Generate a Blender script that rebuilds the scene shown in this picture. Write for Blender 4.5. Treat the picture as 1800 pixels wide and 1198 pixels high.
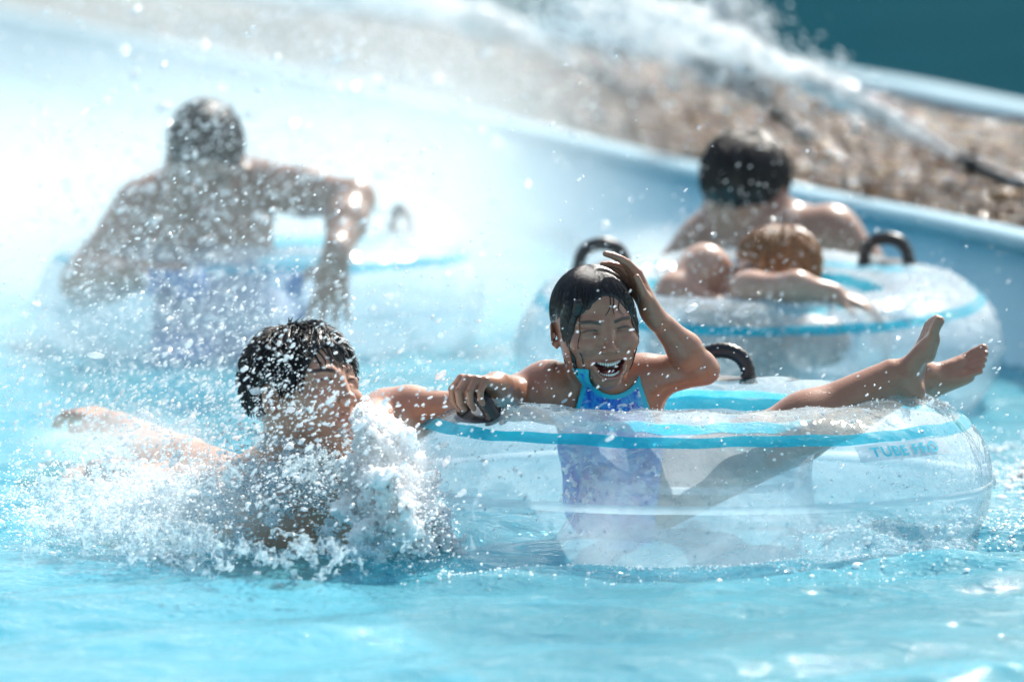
import bpy, math, random
import numpy as np
from mathutils import Vector, Matrix, Euler

for _o in list(bpy.data.objects):
    bpy.data.objects.remove(_o, do_unlink=True)
SC = bpy.context.scene
COL = SC.collection
R = math.radians

# ------------------------------------------------------------------ camera
CAM_H = 1.063
PITCH = math.atan(899 / 10000.0)
cam = bpy.data.cameras.new('camera')
cam.lens = 200.0
cam.sensor_width = 36.0
cam.clip_start = 0.1
cam.clip_end = 2000
cam.dof.use_dof = True
cam.dof.focus_distance = 9.12
cam.dof.aperture_fstop = 3.2
camo = bpy.data.objects.new('camera', cam)
COL.objects.link(camo)
camo.location = (0, 0, CAM_H)
camo.rotation_euler = (math.pi / 2 - PITCH, 0, 0)
SC.camera = camo

# ------------------------------------------------------------------ sky and sun
SUN_EL, SUN_AZ = 46.0, 24.0          # azimuth measured from +Y towards +X
world = bpy.data.worlds.new('World')
SC.world = world
world.use_nodes = True
wn = world.node_tree
bg = wn.nodes['Background']
sky = wn.nodes.new('ShaderNodeTexSky')
sky.sky_type = 'NISHITA'
sky.sun_disc = False
sky.sun_elevation = R(SUN_EL)
sky.sun_rotation = R(SUN_AZ)
sky.air_density = 1.0
sky.dust_density = 2.0
sky.ozone_density = .6
tn = wn.nodes.new('ShaderNodeMix'); tn.data_type = 'RGBA'; tn.blend_type = 'MULTIPLY'; tn.inputs[0].default_value = 1
tn.inputs[7].default_value = (1.0, 1.0, .88, 1)
wn.links.new(sky.outputs[0], tn.inputs[6]); wn.links.new(tn.outputs[2], bg.inputs[0])
bg.inputs[1].default_value = 0.14
sl = bpy.data.lights.new('sun', 'SUN')
sl.energy = 4.6
sl.angle = R(0.5)
sl.color = (1.0, 0.965, 0.91)
so = bpy.data.objects.new('sun', sl)
COL.objects.link(so)
sd = Vector((math.sin(R(SUN_AZ)) * math.cos(R(SUN_EL)), math.cos(R(SUN_AZ)) * math.cos(R(SUN_EL)), math.sin(R(SUN_EL))))
so.rotation_euler = sd.to_track_quat('Z', 'Y').to_euler()
so.location = sd * 30

SC.view_settings.view_transform = 'Standard'
SC.view_settings.look = 'None'
SC.view_settings.exposure = 0.62
SC.view_settings.gamma = 1.0
SC.render.engine = 'CYCLES'
SC.cycles.use_denoising = True
SC.cycles.max_bounces = 10
SC.cycles.diffuse_bounces = 3
SC.cycles.glossy_bounces = 4
SC.cycles.transmission_bounces = 6
SC.cycles.transparent_max_bounces = 40
SC.cycles.volume_bounces = 3
SC.cycles.volume_step_rate = 4.0
SC.cycles.sample_clamp_indirect = 6.0
SC.cycles.caustics_reflective = False
SC.cycles.caustics_refractive = False
SC.cycles.seed = 3

# ------------------------------------------------------------------ helpers
FPX = 10000.0
def W(px, py, y):
    """a point of the place seen at that spot of the photograph, y metres away"""
    u = (px - 900) / FPX; v = -(py - 599) / FPX
    c, s = math.cos(PITCH), math.sin(PITCH)
    dx, dy, dz = u, c + v * s, -s + v * c
    t = y / dy
    return np.array((dx * t, y, CAM_H + dz * t))

def vec(*a): return np.array(a, float)
def unit(a):
    a = np.asarray(a, float); return a / (np.linalg.norm(a) + 1e-12)
def lerp(a, b, t): return a + (b - a) * t
def smooth(x, a, b):
    t = np.clip((x - a) / (b - a), 0, 1); return t * t * (3 - 2 * t)

def mesh_obj(name, V, F, mat, parent=None, col=None, smooth_sh=True):
    """V (n,3), F (m,3) or (m,4) arrays or list of such arrays -> one mesh object"""
    me = bpy.data.meshes.new(name)
    V = np.asarray(V, np.float32)
    Fs = F if isinstance(F, list) else [F]
    Fs = [np.asarray(f, np.int32) for f in Fs if len(f)]
    me.vertices.add(len(V)); me.vertices.foreach_set('co', V.ravel())
    loops = np.concatenate([f.ravel() for f in Fs])
    sizes = np.concatenate([np.full(len(f), f.shape[1], np.int32) for f in Fs])
    starts = np.concatenate([[0], np.cumsum(sizes)[:-1]]).astype(np.int32)
    me.loops.add(len(loops)); me.loops.foreach_set('vertex_index', loops)
    me.polygons.add(len(sizes)); me.polygons.foreach_set('loop_start', starts)
    try: me.polygons.foreach_set('loop_total', sizes)
    except Exception: pass
    me.polygons.foreach_set('use_smooth', np.full(len(sizes), smooth_sh))
    if col is not None:
        a = me.color_attributes.new('col', 'FLOAT_COLOR', 'POINT')
        c4 = np.ones((len(V), 4), np.float32); c4[:, :3] = col
        a.data.foreach_set('color', c4.ravel())
    me.update(calc_edges=True); me.validate()
    if mat: me.materials.append(mat)
    o = bpy.data.objects.new(name, me); COL.objects.link(o)
    if parent is not None:
        o.parent = parent
        o.matrix_parent_inverse = Matrix.Translation(-Vector(parent.location)) if parent.type == 'EMPTY' else Matrix.Identity(4)
    return o

def empty(name, loc):
    o = bpy.data.objects.new(name, None); COL.objects.link(o); o.location = loc
    o.empty_display_size = 0.1
    return o

def tag(o, label=None, cat=None, group=None, kind=None):
    if label: o['label'] = label
    if cat: o['category'] = cat
    if group: o['group'] = group
    if kind: o['kind'] = kind
    return o

class MB:
    """collects pieces into one mesh"""
    def __init__(s): s.V = []; s.Q = []; s.T = []; s.n = 0
    def add(s, V, Q=None, T=None):
        V = np.asarray(V, float)
        s.V.append(V)
        if Q is not None and len(Q): s.Q.append(np.asarray(Q, np.int64) + s.n)
        if T is not None and len(T): s.T.append(np.asarray(T, np.int64) + s.n)
        s.n += len(V)
    def tube(s, pts, rad, n=10, caps=True, flat=None):
        pts = np.asarray(pts, float); m = len(pts)
        rad = np.broadcast_to(np.asarray(rad, float), (m,))
        tan = np.gradient(pts, axis=0); tan /= np.linalg.norm(tan, axis=1)[:, None] + 1e-12
        up = vec(0, 0, 1) if abs(tan[0][2]) < .9 else vec(1, 0, 0)
        N = unit(np.cross(tan[0], up)); V = []
        for i in range(m):
            N = unit(N - tan[i] * np.dot(N, tan[i])); B = np.cross(tan[i], N)
            a = np.linspace(0, 2 * math.pi, n, endpoint=False)
            V.append(pts[i] + rad[i] * (np.cos(a)[:, None] * N + np.sin(a)[:, None] * B * (flat or 1)))
        V = np.concatenate(V)
        Q = []
        for i in range(m - 1):
            a = i * n + np.arange(n); b = i * n + (np.arange(n) + 1) % n
            Q.append(np.stack([a, b, b + n, a + n], 1))
        T = []
        if caps:
            V = np.concatenate([V, pts[:1], pts[-1:]])
            c0, c1 = m * n, m * n + 1
            k = np.arange(n); k2 = (k + 1) % n
            T = np.concatenate([np.stack([k2, k, np.full(n, c0)], 1), np.stack([k + (m - 1) * n, k2 + (m - 1) * n, np.full(n, c1)], 1)])
        s.add(V, np.concatenate(Q), T)
    def build(s, name, mat, parent=None, col=None, smooth_sh=True):
        V = np.concatenate(s.V); F = []
        if s.Q: F.append(np.concatenate(s.Q))
        if s.T: F.append(np.concatenate(s.T))
        return mesh_obj(name, V, F, mat, parent, col, smooth_sh)

def spline(pts, n):
    """catmull-rom through the points"""
    P = np.asarray(pts, float); m = len(P)
    t = np.linspace(0, m - 1, n); out = []
    for x in t:
        i = min(int(x), m - 2); f = x - i
        p0, p1, p2, p3 = P[max(i - 1, 0)], P[i], P[i + 1], P[min(i + 2, m - 1)]
        out.append(.5 * (2 * p1 + (p2 - p0) * f + (2 * p0 - 5 * p1 + 4 * p2 - p3) * f * f + (3 * p1 - p0 - 3 * p2 + p3) * f ** 3))
    return np.array(out)

# ---- numpy value noise (3D), for shaping meshes
_rs = np.random.RandomState(7)
_tab = _rs.rand(4096).astype(np.float32)
def vnoise(P, f=1.0, seed=0):
    P = np.asarray(P, np.float64) * f + seed * 17.13 + 500
    i = np.floor(P).astype(np.int64); t = P - i; t = t * t * (3 - 2 * t)
    def h(a, b, c): return _tab[((a * 73856093) ^ (b * 19349663) ^ (c * 83492791)) & 4095]
    x, y, z = i[..., 0], i[..., 1], i[..., 2]
    r = 0
    for dx in (0, 1):
        for dy in (0, 1):
            for dz in (0, 1):
                w = (t[..., 0] if dx else 1 - t[..., 0]) * (t[..., 1] if dy else 1 - t[..., 1]) * (t[..., 2] if dz else 1 - t[..., 2])
                r = r + w * h(x + dx, y + dy, z + dz)
    return r * 2 - 1

# ------------------------------------------------------------------ implicit modelling of bodies
class Sdf:
    def __init__(s):
        s.p = []; s.set(np.eye(3), vec(0, 0, 0), 1.0)
    def set(s, Rm, t, sc):
        s.R = np.asarray(Rm, float); s.t = np.asarray(t, float); s.s = float(sc)
    def w(s, p): return s.R @ (np.asarray(p, float) * s.s) + s.t
    def cap(s, a, b, ra, rb=None, k=.01, op=1):
        rb = ra if rb is None else rb
        s.p.append(('c', s.w(a), s.w(b), ra * s.s, rb * s.s, k * s.s, op)); return s
    def ell(s, c, r, k=.01, op=1, rot=None):
        if np.isscalar(r): r = (r, r, r)
        Rm = s.R if rot is None else s.R @ np.array(Euler([R(q) for q in rot]).to_matrix())
        s.p.append(('e', s.w(c), Rm, np.asarray(r, float) * s.s, 0, k * s.s, op)); return s
    def path(s, pts, rad, k=.01, op=1):
        for i in range(len(pts) - 1):
            s.cap(pts[i], pts[i + 1], rad[i], rad[i + 1], k if i == 0 else min(k, .6 * min(rad[i], rad[i + 1])), op)
        return s
    def prim(s, q, P):
        if q[0] == 'c':
            a, b = q[1], q[2]; ba = b - a; L = ba @ ba + 1e-12
            h = np.clip((P - a) @ ba / L, 0, 1)
            D = P - a - h[:, None] * ba
            return np.sqrt((D * D).sum(1)) - (q[3] + (q[4] - q[3]) * h)
        Q = (P - q[1]) @ q[2]
        A = Q / q[3]; B = A / q[3]
        k0 = np.sqrt((A * A).sum(1)) + 1e-9; k1 = np.sqrt((B * B).sum(1)) + 1e-9
        return k0 * (k0 - 1) / k1
    def ev(s, P, idx=None):
        d = np.full(len(P), 1e3)
        for i in (range(len(s.p)) if idx is None else idx):
            q = s.p[i]; v = s.prim(q, P); k = max(q[5], 1e-6)
            if q[6] > 0:
                h = np.clip(.5 + .5 * (v - d) / k, 0, 1)
                nd = v + (d - v) * h - k * h * (1 - h)
                d = np.where(d > 100, v, nd)
            else:
                v = -v
                h = np.clip(.5 - .5 * (v - d) / k, 0, 1)
                d = v + (d - v) * h + k * h * (1 - h)
        return d

def polygonize(S, h, lo=None, hi=None, post=None, offset=0.0):
    """surface nets of S (<0 inside); post(P, d) may reshape the field"""
    if lo is None:
        L, H = [], []
        for q in S.p:
            if q[6] < 0: continue
            if q[0] == 'c':
                r = max(q[3], q[4]); L += [np.minimum(q[1], q[2]) - r]; H += [np.maximum(q[1], q[2]) + r]
            else:
                e = np.sqrt(((q[2] * q[3]) ** 2).sum(1)); L += [q[1] - e]; H += [q[1] + e]
        lo = np.min(L, 0) - 3 * h - .01 - offset; hi = np.max(H, 0) + 3 * h + .01 + offset
    B = 12
    n = np.ceil((hi - lo) / h).astype(int) + 1
    nb = np.ceil(n / B).astype(int); n = nb * B
    val = np.full(n, 1.0, np.float32)
    bi = np.stack(np.meshgrid(*[np.arange(k) for k in nb], indexing='ij'), -1).reshape(-1, 3)
    C = lo + (bi * B + (B - 1) / 2) * h
    hd = B * h * .87 + h
    PD = np.stack([S.prim(q, C) for q in S.p], 1)
    tot = S.ev(C) - offset
    kk = np.array([q[5] for q in S.p])
    g = np.stack(np.meshgrid(*[np.arange(B)] * 3, indexing='ij'), -1).reshape(-1, 3) * h
    act = np.abs(tot) < hd * 1.6 + .004
    for j in range(len(bi)):
        a = bi[j] * B
        sl_ = tuple(slice(a[d], a[d] + B) for d in range(3))
        if not act[j]:
            val[sl_] = tot[j]; continue
        idx = np.nonzero(PD[j] < hd * 1.5 + kk + .006 + offset)[0]
        if len(idx) == 0: val[sl_] = tot[j]; continue
        P = lo + a * h + g
        d = S.ev(P, idx) - offset
        if post is not None: d = post(P, d)
        val[sl_] = d.reshape(B, B, B)
    if post is not None:
        na = np.nonzero(~act)[0]
        for j in na:
            if tot[j] < 0:
                a = bi[j] * B; sl_ = tuple(slice(a[d], a[d] + B) for d in range(3))
                val[sl_] = post(lo + a * h + g, np.full(B ** 3, tot[j])).reshape(B, B, B)
    return nets(val, lo, h)

def nets(val, lo, h):
    s = val < 0
    nx, ny, nz = val.shape
    c = np.zeros((nx - 1, ny - 1, nz - 1), np.int8)
    for dx in (0, 1):
        for dy in (0, 1):
            for dz in (0, 1):
                c += s[dx:nx - 1 + dx, dy:ny - 1 + dy, dz:nz - 1 + dz]
    idx = np.stack(np.nonzero((c > 0) & (c < 8)), 1)
    if len(idx) == 0: return np.zeros((0, 3)), np.zeros((0, 4), int)
    cid = np.full(c.shape, -1, np.int32); cid[idx[:, 0], idx[:, 1], idx[:, 2]] = np.arange(len(idx))
    corners = [(a, b, d) for a in (0, 1) for b in (0, 1) for d in (0, 1)]
    cv = np.stack([val[idx[:, 0] + a, idx[:, 1] + b, idx[:, 2] + d] for a, b, d in corners], 1).astype(float)
    acc = np.zeros((len(idx), 3)); cnt = np.zeros(len(idx))
    for i, ci in enumerate(corners):
        for j, cj in enumerate(corners):
            if j > i and sum(abs(np.subtract(ci, cj))) == 1:
                va, vb = cv[:, i], cv[:, j]
                m = (va < 0) != (vb < 0)
                t = np.where(m, va / np.where(m, va - vb, 1), 0)
                p = np.asarray(ci, float) + t[:, None] * (np.asarray(cj, float) - np.asarray(ci, float))
                acc += p * m[:, None]; cnt += m
    V = lo + (idx + acc / cnt[:, None]) * h
    F = []
    for ax in range(3):
        o = [0, 0, 0]; o[ax] = 1
        A = s[:nx - o[0], :ny - o[1], :nz - o[2]]; Bb = s[o[0]:, o[1]:, o[2]:]
        e = np.stack(np.nonzero(A != Bb), 1)
        u, v = (ax + 1) % 3, (ax + 2) % 3
        e = e[(e[:, u] > 0) & (e[:, v] > 0) & (e[:, u] < val.shape[u] - 1) & (e[:, v] < val.shape[v] - 1)]
        def cell(du, dv):
            q = e.copy(); q[:, u] -= du; q[:, v] -= dv
            return cid[q[:, 0], q[:, 1], q[:, 2]]
        f = np.stack([cell(1, 1), cell(0, 1), cell(0, 0), cell(1, 0)], 1)
        ins = s[e[:, 0], e[:, 1], e[:, 2]]
        f[~ins] = f[~ins][:, ::-1]
        F.append(f[(f >= 0).all(1)])
    return V, np.concatenate(F)

def relax(V, F, it=1, lam=.5):
    V = V.copy()
    E = np.concatenate([F[:, [0, 1]], F[:, [1, 2]], F[:, [2, 3]], F[:, [3, 0]]]) if F.shape[1] == 4 else F
    for _ in range(it):
        acc = np.zeros_like(V); cnt = np.zeros(len(V))
        for k in range(3):
            acc[:, k] = np.bincount(E[:, 0], V[E[:, 1], k], len(V)) + np.bincount(E[:, 1], V[E[:, 0], k], len(V))
        cnt = np.bincount(E[:, 0], minlength=len(V)) + np.bincount(E[:, 1], minlength=len(V))
        V += lam * (acc / np.maximum(cnt, 1)[:, None] - V)
    return V
# ------------------------------------------------------------------ materials
class NT:
    def __init__(s, name):
        s.m = bpy.data.materials.new(name); s.m.use_nodes = True
        s.t = s.m.node_tree; s.t.nodes.clear()
        s.out = s.n('ShaderNodeOutputMaterial')
    def n(s, typ, **kw):
        x = s.t.nodes.new(typ)
        for k, v in kw.items():
            if k.startswith('i_'):
                key = k[2:].replace('_', ' ')
                x.inputs[key].default_value = v
            else: setattr(x, k, v)
        return x
    def l(s, a, b): s.t.links.new(a, b)
    def surf(s, sh): s.l(sh, s.out.inputs['Surface'])
    def coords(s): return s.n('ShaderNodeTexCoord').outputs['Object']
    def mapping(s, sc=(1, 1, 1), rot=(0, 0, 0)):
        mp = s.n('ShaderNodeMapping'); mp.inputs['Scale'].default_value = sc; mp.inputs['Rotation'].default_value = rot
        s.l(s.coords(), mp.inputs['Vector']); return mp.outputs[0]
    def noise(s, scale, detail=3, rough=.5, vec_=None, dist=0):
        x = s.n('ShaderNodeTexNoise'); x.inputs['Scale'].default_value = scale
        x.inputs['Detail'].default_value = detail; x.inputs['Roughness'].default_value = rough
        x.inputs['Distortion'].default_value = dist
        s.l(vec_ if vec_ is not None else s.coords(), x.inputs['Vector']); return x.outputs['Fac']
    def ramp(s, fac, stops):
        r = s.n('ShaderNodeValToRGB'); cr = r.color_ramp
        while len(cr.elements) < len(stops): cr.elements.new(.5)
        for e, (p, c) in zip(cr.elements, stops):
            e.position = p; e.color = (*c, 1) if not np.isscalar(c) else (c, c, c, 1)
        s.l(fac, r.inputs['Fac']); return r.outputs['Color']
    def bump(s, h, strength=.3, dist=.01, normal=None):
        b = s.n('ShaderNodeBump'); b.inputs['Strength'].default_value = strength; b.inputs['Distance'].default_value = dist
        s.l(h, b.inputs['Height'])
        if normal is not None: s.l(normal, b.inputs['Normal'])
        return b.outputs[0]
    def mix(s, fac, a, b):
        x = s.n('ShaderNodeMixShader')
        if np.isscalar(fac): x.inputs[0].default_value = fac
        else: s.l(fac, x.inputs[0])
        s.l(a, x.inputs[1]); s.l(b, x.inputs[2]); return x.outputs[0]
    def mixc(s, fac, a, b, mode='MIX'):
        x = s.n('ShaderNodeMix', data_type='RGBA', blend_type=mode)
        if np.isscalar(fac): x.inputs[0].default_value = fac
        else: s.l(fac, x.inputs[0])
        for k, v in ((6, a), (7, b)):
            if isinstance(v, tuple): x.inputs[k].default_value = (*v, 1)
            else: s.l(v, x.inputs[k])
        return x.outputs[2]
    def math(s, op, a, b=None, clamp=False):
        x = s.n('ShaderNodeMath', operation=op, use_clamp=clamp)
        for k, v in ((0, a), (1, b)):
            if v is None: continue
            if np.isscalar(v): x.inputs[k].default_value = v
            else: s.l(v, x.inputs[k])
        return x.outputs[0]
    def schlick(s, f0, normal=None):
        g = s.n('ShaderNodeNewGeometry'); v = s.n('ShaderNodeVectorMath', operation='DOT_PRODUCT')
        s.l(normal if normal is not None else g.outputs['Normal'], v.inputs[0]); s.l(g.outputs['Incoming'], v.inputs[1])
        c = s.math('SUBTRACT', 1.0, s.math('ABSOLUTE', v.outputs['Value']), clamp=True)
        return s.math('ADD', s.math('MULTIPLY', s.math('POWER', c, 5.0), 1 - f0), f0, clamp=True)
    def bsdf(s, color=None, rough=.5, normal=None, **kw):
        p = s.n('ShaderNodeBsdfPrincipled')
        if isinstance(color, tuple): p.inputs['Base Color'].default_value = (*color, 1)
        elif color is not None: s.l(color, p.inputs['Base Color'])
        if np.isscalar(rough): p.inputs['Roughness'].default_value = rough
        else: s.l(rough, p.inputs['Roughness'])
        if normal is not None: s.l(normal, p.inputs['Normal'])
        for k, v in kw.items(): p.inputs[k.replace('_', ' ')].default_value = v
        return p.outputs[0]

M = {}
def skin_mat(name, tint=(1, 1, 1), rough=.38):
    a = NT(name)
    at = a.n('ShaderNodeAttribute', attribute_name='col').outputs['Color']
    n1 = a.noise(38, 4, .6)
    c = a.mixc(a.ramp(n1, [(.35, .0), (.7, .45)]), at, a.mixc(1.0, at, (.72, .58, .52), 'MULTIPLY'))
    wet = a.noise(420, 2, .6)
    drops = a.ramp(a.noise(260, 1, .4), [(.60, 0.), (.70, 1.)])
    nb = a.bump(a.mixc(.5, wet, drops), .28, .0012)
    rg = a.math('ADD', a.math('MULTIPLY', a.noise(90, 3, .6), .35), rough - .2)
    p = a.bsdf(c, rg, nb, Subsurface_Weight=.12, Subsurface_Scale=.006, Coat_Weight=.35, Coat_Roughness=.12)
    a.surf(p); return a.m
M['skin'] = skin_mat('skin')

a = NT('wet_hair')
at = a.n('ShaderNodeAttribute', attribute_name='col').outputs['Color']
nb = a.bump(a.noise(230, 4, .65, a.mapping((1, 1, .2))), .8, .002)
a.surf(a.bsdf(at, .24, nb, Specular_IOR_Level=.6)); M['hair'] = a.m

def plain(name, color, rough=.5, spec=.5, bump=None, **kw):
    a = NT(name)
    nb = a.bump(a.noise(bump[0], 3, .6), bump[1], bump[2]) if bump else None
    n = a.noise(9, 3, .6)
    c = a.mixc(a.ramp(n, [(.3, .0), (.75, .35)]), color, tuple(x * .7 for x in color))
    a.surf(a.bsdf(c, rough, nb, Specular_IOR_Level=spec, **kw)); M[name] = a.m; return a.m
plain('teeth', (.82, .80, .74), .2)
plain('mouth', (.22, .045, .04), .3)
plain('eye', (.42, .39, .37), .15)
plain('iris', (.02, .012, .008), .1)
plain('black_rubber', (.012, .013, .015), .32, .6, (140, .5, .002))
plain('patch', (.035, .038, .045), .3, .6, (60, .4, .003))
plain('trim', (.02, .50, .66), .4)
plain('shorts_dark', (.02, .045, .08), .5)
plain('shorts_blue', (.10, .25, .52), .5)
plain('pipe', (.012, .014, .016), .4)
plain('metal', (.25, .26, .27), .3, Metallic=.8)

# swimsuit: blue ground with violet, turquoise and white splashes; white script-like marks on the chest
a = NT('swimsuit')
at = a.n('ShaderNodeAttribute', attribute_name='col')
n1 = a.noise(26, 4, .6, dist=1.5); n2 = a.noise(34, 3, .6, a.mapping((1, 1, 1.7), (0, .5, 0)), dist=1.0)
c = a.ramp(n1, [(.30, (.015, .03, .28)), (.45, (.02, .12, .62)), (.55, (.03, .30, .75)), (.66, (.10, .55, .80))])
c = a.mixc(a.ramp(n2, [(.54, 0.), (.60, 1.)]), c, (.72, .78, .92))
c = a.mixc(at.outputs['Alpha'], c, c)
sep = a.n('ShaderNodeSeparateColor'); a.l(at.outputs['Color'], sep.inputs[0])
c = a.mixc(sep.outputs[0], c, (.02, .52, .68))
a.surf(a.bsdf(c, .42, a.bump(a.noise(60, 3, .6), .35, .004), Specular_IOR_Level=.5)); M['swimsuit'] = a.m

# clear vinyl: a thin film that lets light through, with a milky share and a glossy, creased surface
def vinyl(name, milk, tintc=(.93, .97, 1.0), milk_col=(.92, .965, .985), stripes=None, bumps=(7, .5, .02)):
    a = NT(name)
    h1 = a.noise(bumps[0], 3, .55, dist=.4)
    h2 = a.noise(55, 3, .6, a.mapping((1, 1, .35)))
    dr = a.ramp(a.noise(230, 1, .4), [(.62, 0.), (.70, 1.)])
    hh = a.math('ADD', a.math('MULTIPLY', h1, 1.0), a.math('ADD', a.math('MULTIPLY', h2, .05), a.math('MULTIPLY', dr, .035)))
    nb = a.bump(hh, bumps[1], bumps[2])
    tr = a.n('ShaderNodeBsdfTransparent'); tr.inputs[0].default_value = (*tintc, 1)
    df = a.n('ShaderNodeBsdfDiffuse'); df.inputs[0].default_value = (*milk_col, 1); a.l(nb, df.inputs['Normal'])
    tl = a.n('ShaderNodeBsdfTranslucent'); tl.inputs[0].default_value = (*milk_col, 1); a.l(nb, tl.inputs['Normal'])
    body = a.mix(.62, df.outputs[0], tl.outputs[0])
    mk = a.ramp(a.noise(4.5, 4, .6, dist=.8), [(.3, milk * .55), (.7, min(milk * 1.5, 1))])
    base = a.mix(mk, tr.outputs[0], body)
    gl = a.n('ShaderNodeBsdfGlossy'); gl.inputs['Roughness'].default_value = .07; a.l(nb, gl.inputs['Normal'])
    fr = a.schlick(.05, nb)
    a.surf(a.mix(a.math('MULTIPLY', fr, .85), base, gl.outputs[0])); M[name] = a.m; return a.m
vinyl('vinyl', .26, bumps=(9, .8, .02))
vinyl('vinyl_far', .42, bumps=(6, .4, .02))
vinyl('stripe', .92, (.2, .85, .95), (.01, .60, .78))
vinyl('stripe_light', .75, (.3, .88, .97), (.02, .62, .78))
vinyl('label_white', .96, (.9, .95, 1), (.86, .93, .97))
vinyl('seam', .5, (.9, .97, 1), (.85, .95, .98))

# pool water: a film with fresnel reflection over a tinted clear share and a milky aerated share
def water_mat(name, clear, milk, share, rough=.03, far=False):
    a = NT(name)
    v = a.mapping((1.0, 1.7, 1))
    h = a.math('ADD', a.math('MULTIPLY', a.noise(9, 3, .55, v, .3), 1.0), a.math('MULTIPLY', a.noise(38, 3, .6, v), .34))
    h = a.math('ADD', h, a.math('MULTIPLY', a.noise(120, 2, .5, v), .15))
    h = a.math('ADD', h, a.math('MULTIPLY', a.noise(330, 1, .5, v), .03))
    nb = a.bump(h, .8, .012 if not far else .02)
    tr = a.n('ShaderNodeBsdfTransparent'); tr.inputs[0].default_value = (*clear, 1)
    df = a.n('ShaderNodeBsdfDiffuse'); a.l(nb, df.inputs['Normal'])
    big = a.noise(2.2, 3, .55, v)
    c = a.ramp(big, [(.3, tuple(x * .72 for x in milk)), (.7, milk)]); a.l(c, df.inputs[0])
    body = a.mix(share, tr.outputs[0], df.outputs[0])
    if not far:
        fa = a.n('ShaderNodeAttribute', attribute_name='col'); sp_ = a.n('ShaderNodeSeparateColor'); a.l(fa.outputs['Color'], sp_.inputs[0])
        lace = a.math('ADD', a.math('MULTIPLY', a.noise(30, 5, .68, v, .8), .7), a.math('MULTIPLY', a.noise(95, 3, .6, v, .5), .3))
        th = a.math('SUBTRACT', .80, a.math('MULTIPLY', sp_.outputs[0], .42))
        mask = a.math('MULTIPLY', a.math('SUBTRACT', lace, th), 9.0, clamp=True)
        fd = a.n('ShaderNodeBsdfDiffuse'); fd.inputs[0].default_value = (.92, .97, 1, 1); a.l(a.bump(lace, 1.0, .02), fd.inputs['Normal'])
        ft = a.n('ShaderNodeBsdfTranslucent'); ft.inputs[0].default_value = (.92, .97, 1, 1)
        body = a.mix(a.math('MULTIPLY', mask, .92), body, a.mix(.25, fd.outputs[0], ft.outputs[0]))
    gl = a.n('ShaderNodeBsdfGlossy'); gl.inputs['Roughness'].default_value = rough; a.l(nb, gl.inputs['Normal'])
    fr = a.schlick(.02, nb)
    a.surf(a.mix(a.math('MULTIPLY', fr, .8 if not far else .03), body, gl.outputs[0])); M[name] = a.m; return a.m
water_mat('water', (.60, .90, .95), (.16, .60, .72), .50)
water_mat('far_water', (.2, .5, .6), (.003, .048, .070), .95, .12, True)

a = NT('pool_paint')
c = a.ramp(a.noise(1.5, 4, .6), [(.3, (.17, .50, .66)), (.7, (.24, .60, .74))])
a.surf(a.bsdf(c, .6, a.bump(a.noise(40, 4, .7), .3, .004), Specular_IOR_Level=.3)); M['pool_paint'] = a.m
a = NT('wall_paint')
c = a.ramp(a.noise(2.5, 4, .6, a.mapping((1, 1, .3))), [(.3, (.15, .47, .63)), (.7, (.22, .57, .72))])
a.surf(a.bsdf(c, .35, a.bump(a.noise(30, 4, .7), .3, .004), Specular_IOR_Level=.4)); M['wall_paint'] = a.m
a = NT('coping')
c = a.ramp(a.noise(6, 4, .7), [(.3, (.13, .30, .40)), (.7, (.20, .38, .47))])
a.surf(a.bsdf(c, .4, a.bump(a.noise(50, 4, .7), .3, .004))); M['coping'] = a.m
a = NT('gravel_bed')
c = a.ramp(a.noise(18, 5, .7), [(.3, (.03, .016, .008)), (.7, (.10, .055, .028))])
a.surf(a.bsdf(c, .5, a.bump(a.noise(40, 5, .8), 1., .03))); M['gravel_bed'] = a.m
a = NT('pebbles')
at = a.n('ShaderNodeAttribute', attribute_name='col').outputs['Color']
a.surf(a.bsdf(at, .12, a.bump(a.noise(60, 3, .7), .3, .004), Specular_IOR_Level=.5)); M['pebbles'] = a.m

def drop_mat(name, tr_, rough=.12, colr=(.93, .97, 1.0)):
    a = NT(name)
    t = a.n('ShaderNodeBsdfTransparent')
    t.inputs[0].default_value = (.95, .985, 1, 1)
    d = a.n('ShaderNodeBsdfDiffuse'); d.inputs[0].default_value = (*colr, 1)
    l = a.n('ShaderNodeBsdfTranslucent'); l.inputs[0].default_value = (*colr, 1)
    g = a.n('ShaderNodeBsdfGlossy'); g.inputs['Roughness'].default_value = rough
    nb = a.bump(a.noise(70, 4, .7), .5, .006)
    for x in (d, l, g): a.l(nb, x.inputs['Normal'])
    b = a.mix(.75, d.outputs[0], l.outputs[0])
    b = a.mix(tr_, b, t.outputs[0])
    a.surf(a.mix(.14, b, g.outputs[0])); M[name] = a.m; return a.m
drop_mat('droplets', .15)
drop_mat('spray', .18)
a = NT('foam')
a.surf(a.bsdf((.95, .98, 1.0), .35, a.bump(a.noise(120, 3, .7), .4, .004), Subsurface_Weight=1.0, Subsurface_Scale=.03, Subsurface_Radius=(.8, .9, 1.0))); M['foam'] = a.m
drop_mat('froth', .38, .15)
drop_mat('splash_water', .64, .06, (.82, .95, 1.0))
plain('foliage', (.03, .07, .02), .6)
a = NT('jet')
a.surf(a.n('ShaderNodeBsdfTransparent').outputs[0]); a.t.links.remove(a.out.inputs['Surface'].links[0])
pv = a.n('ShaderNodeVolumePrincipled'); pv.inputs['Color'].default_value = (1, 1, 1, 1); pv.inputs['Anisotropy'].default_value = .45
nz = a.ramp(a.noise(9, 4, .65, a.mapping((1, 1, 1))), [(.38, .15), (.66, 1.0)])
a.l(a.math('MULTIPLY', nz, 30), pv.inputs['Density']); a.l(pv.outputs[0], a.out.inputs['Volume']); M['jet'] = a.m
MIST_D = .74
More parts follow.
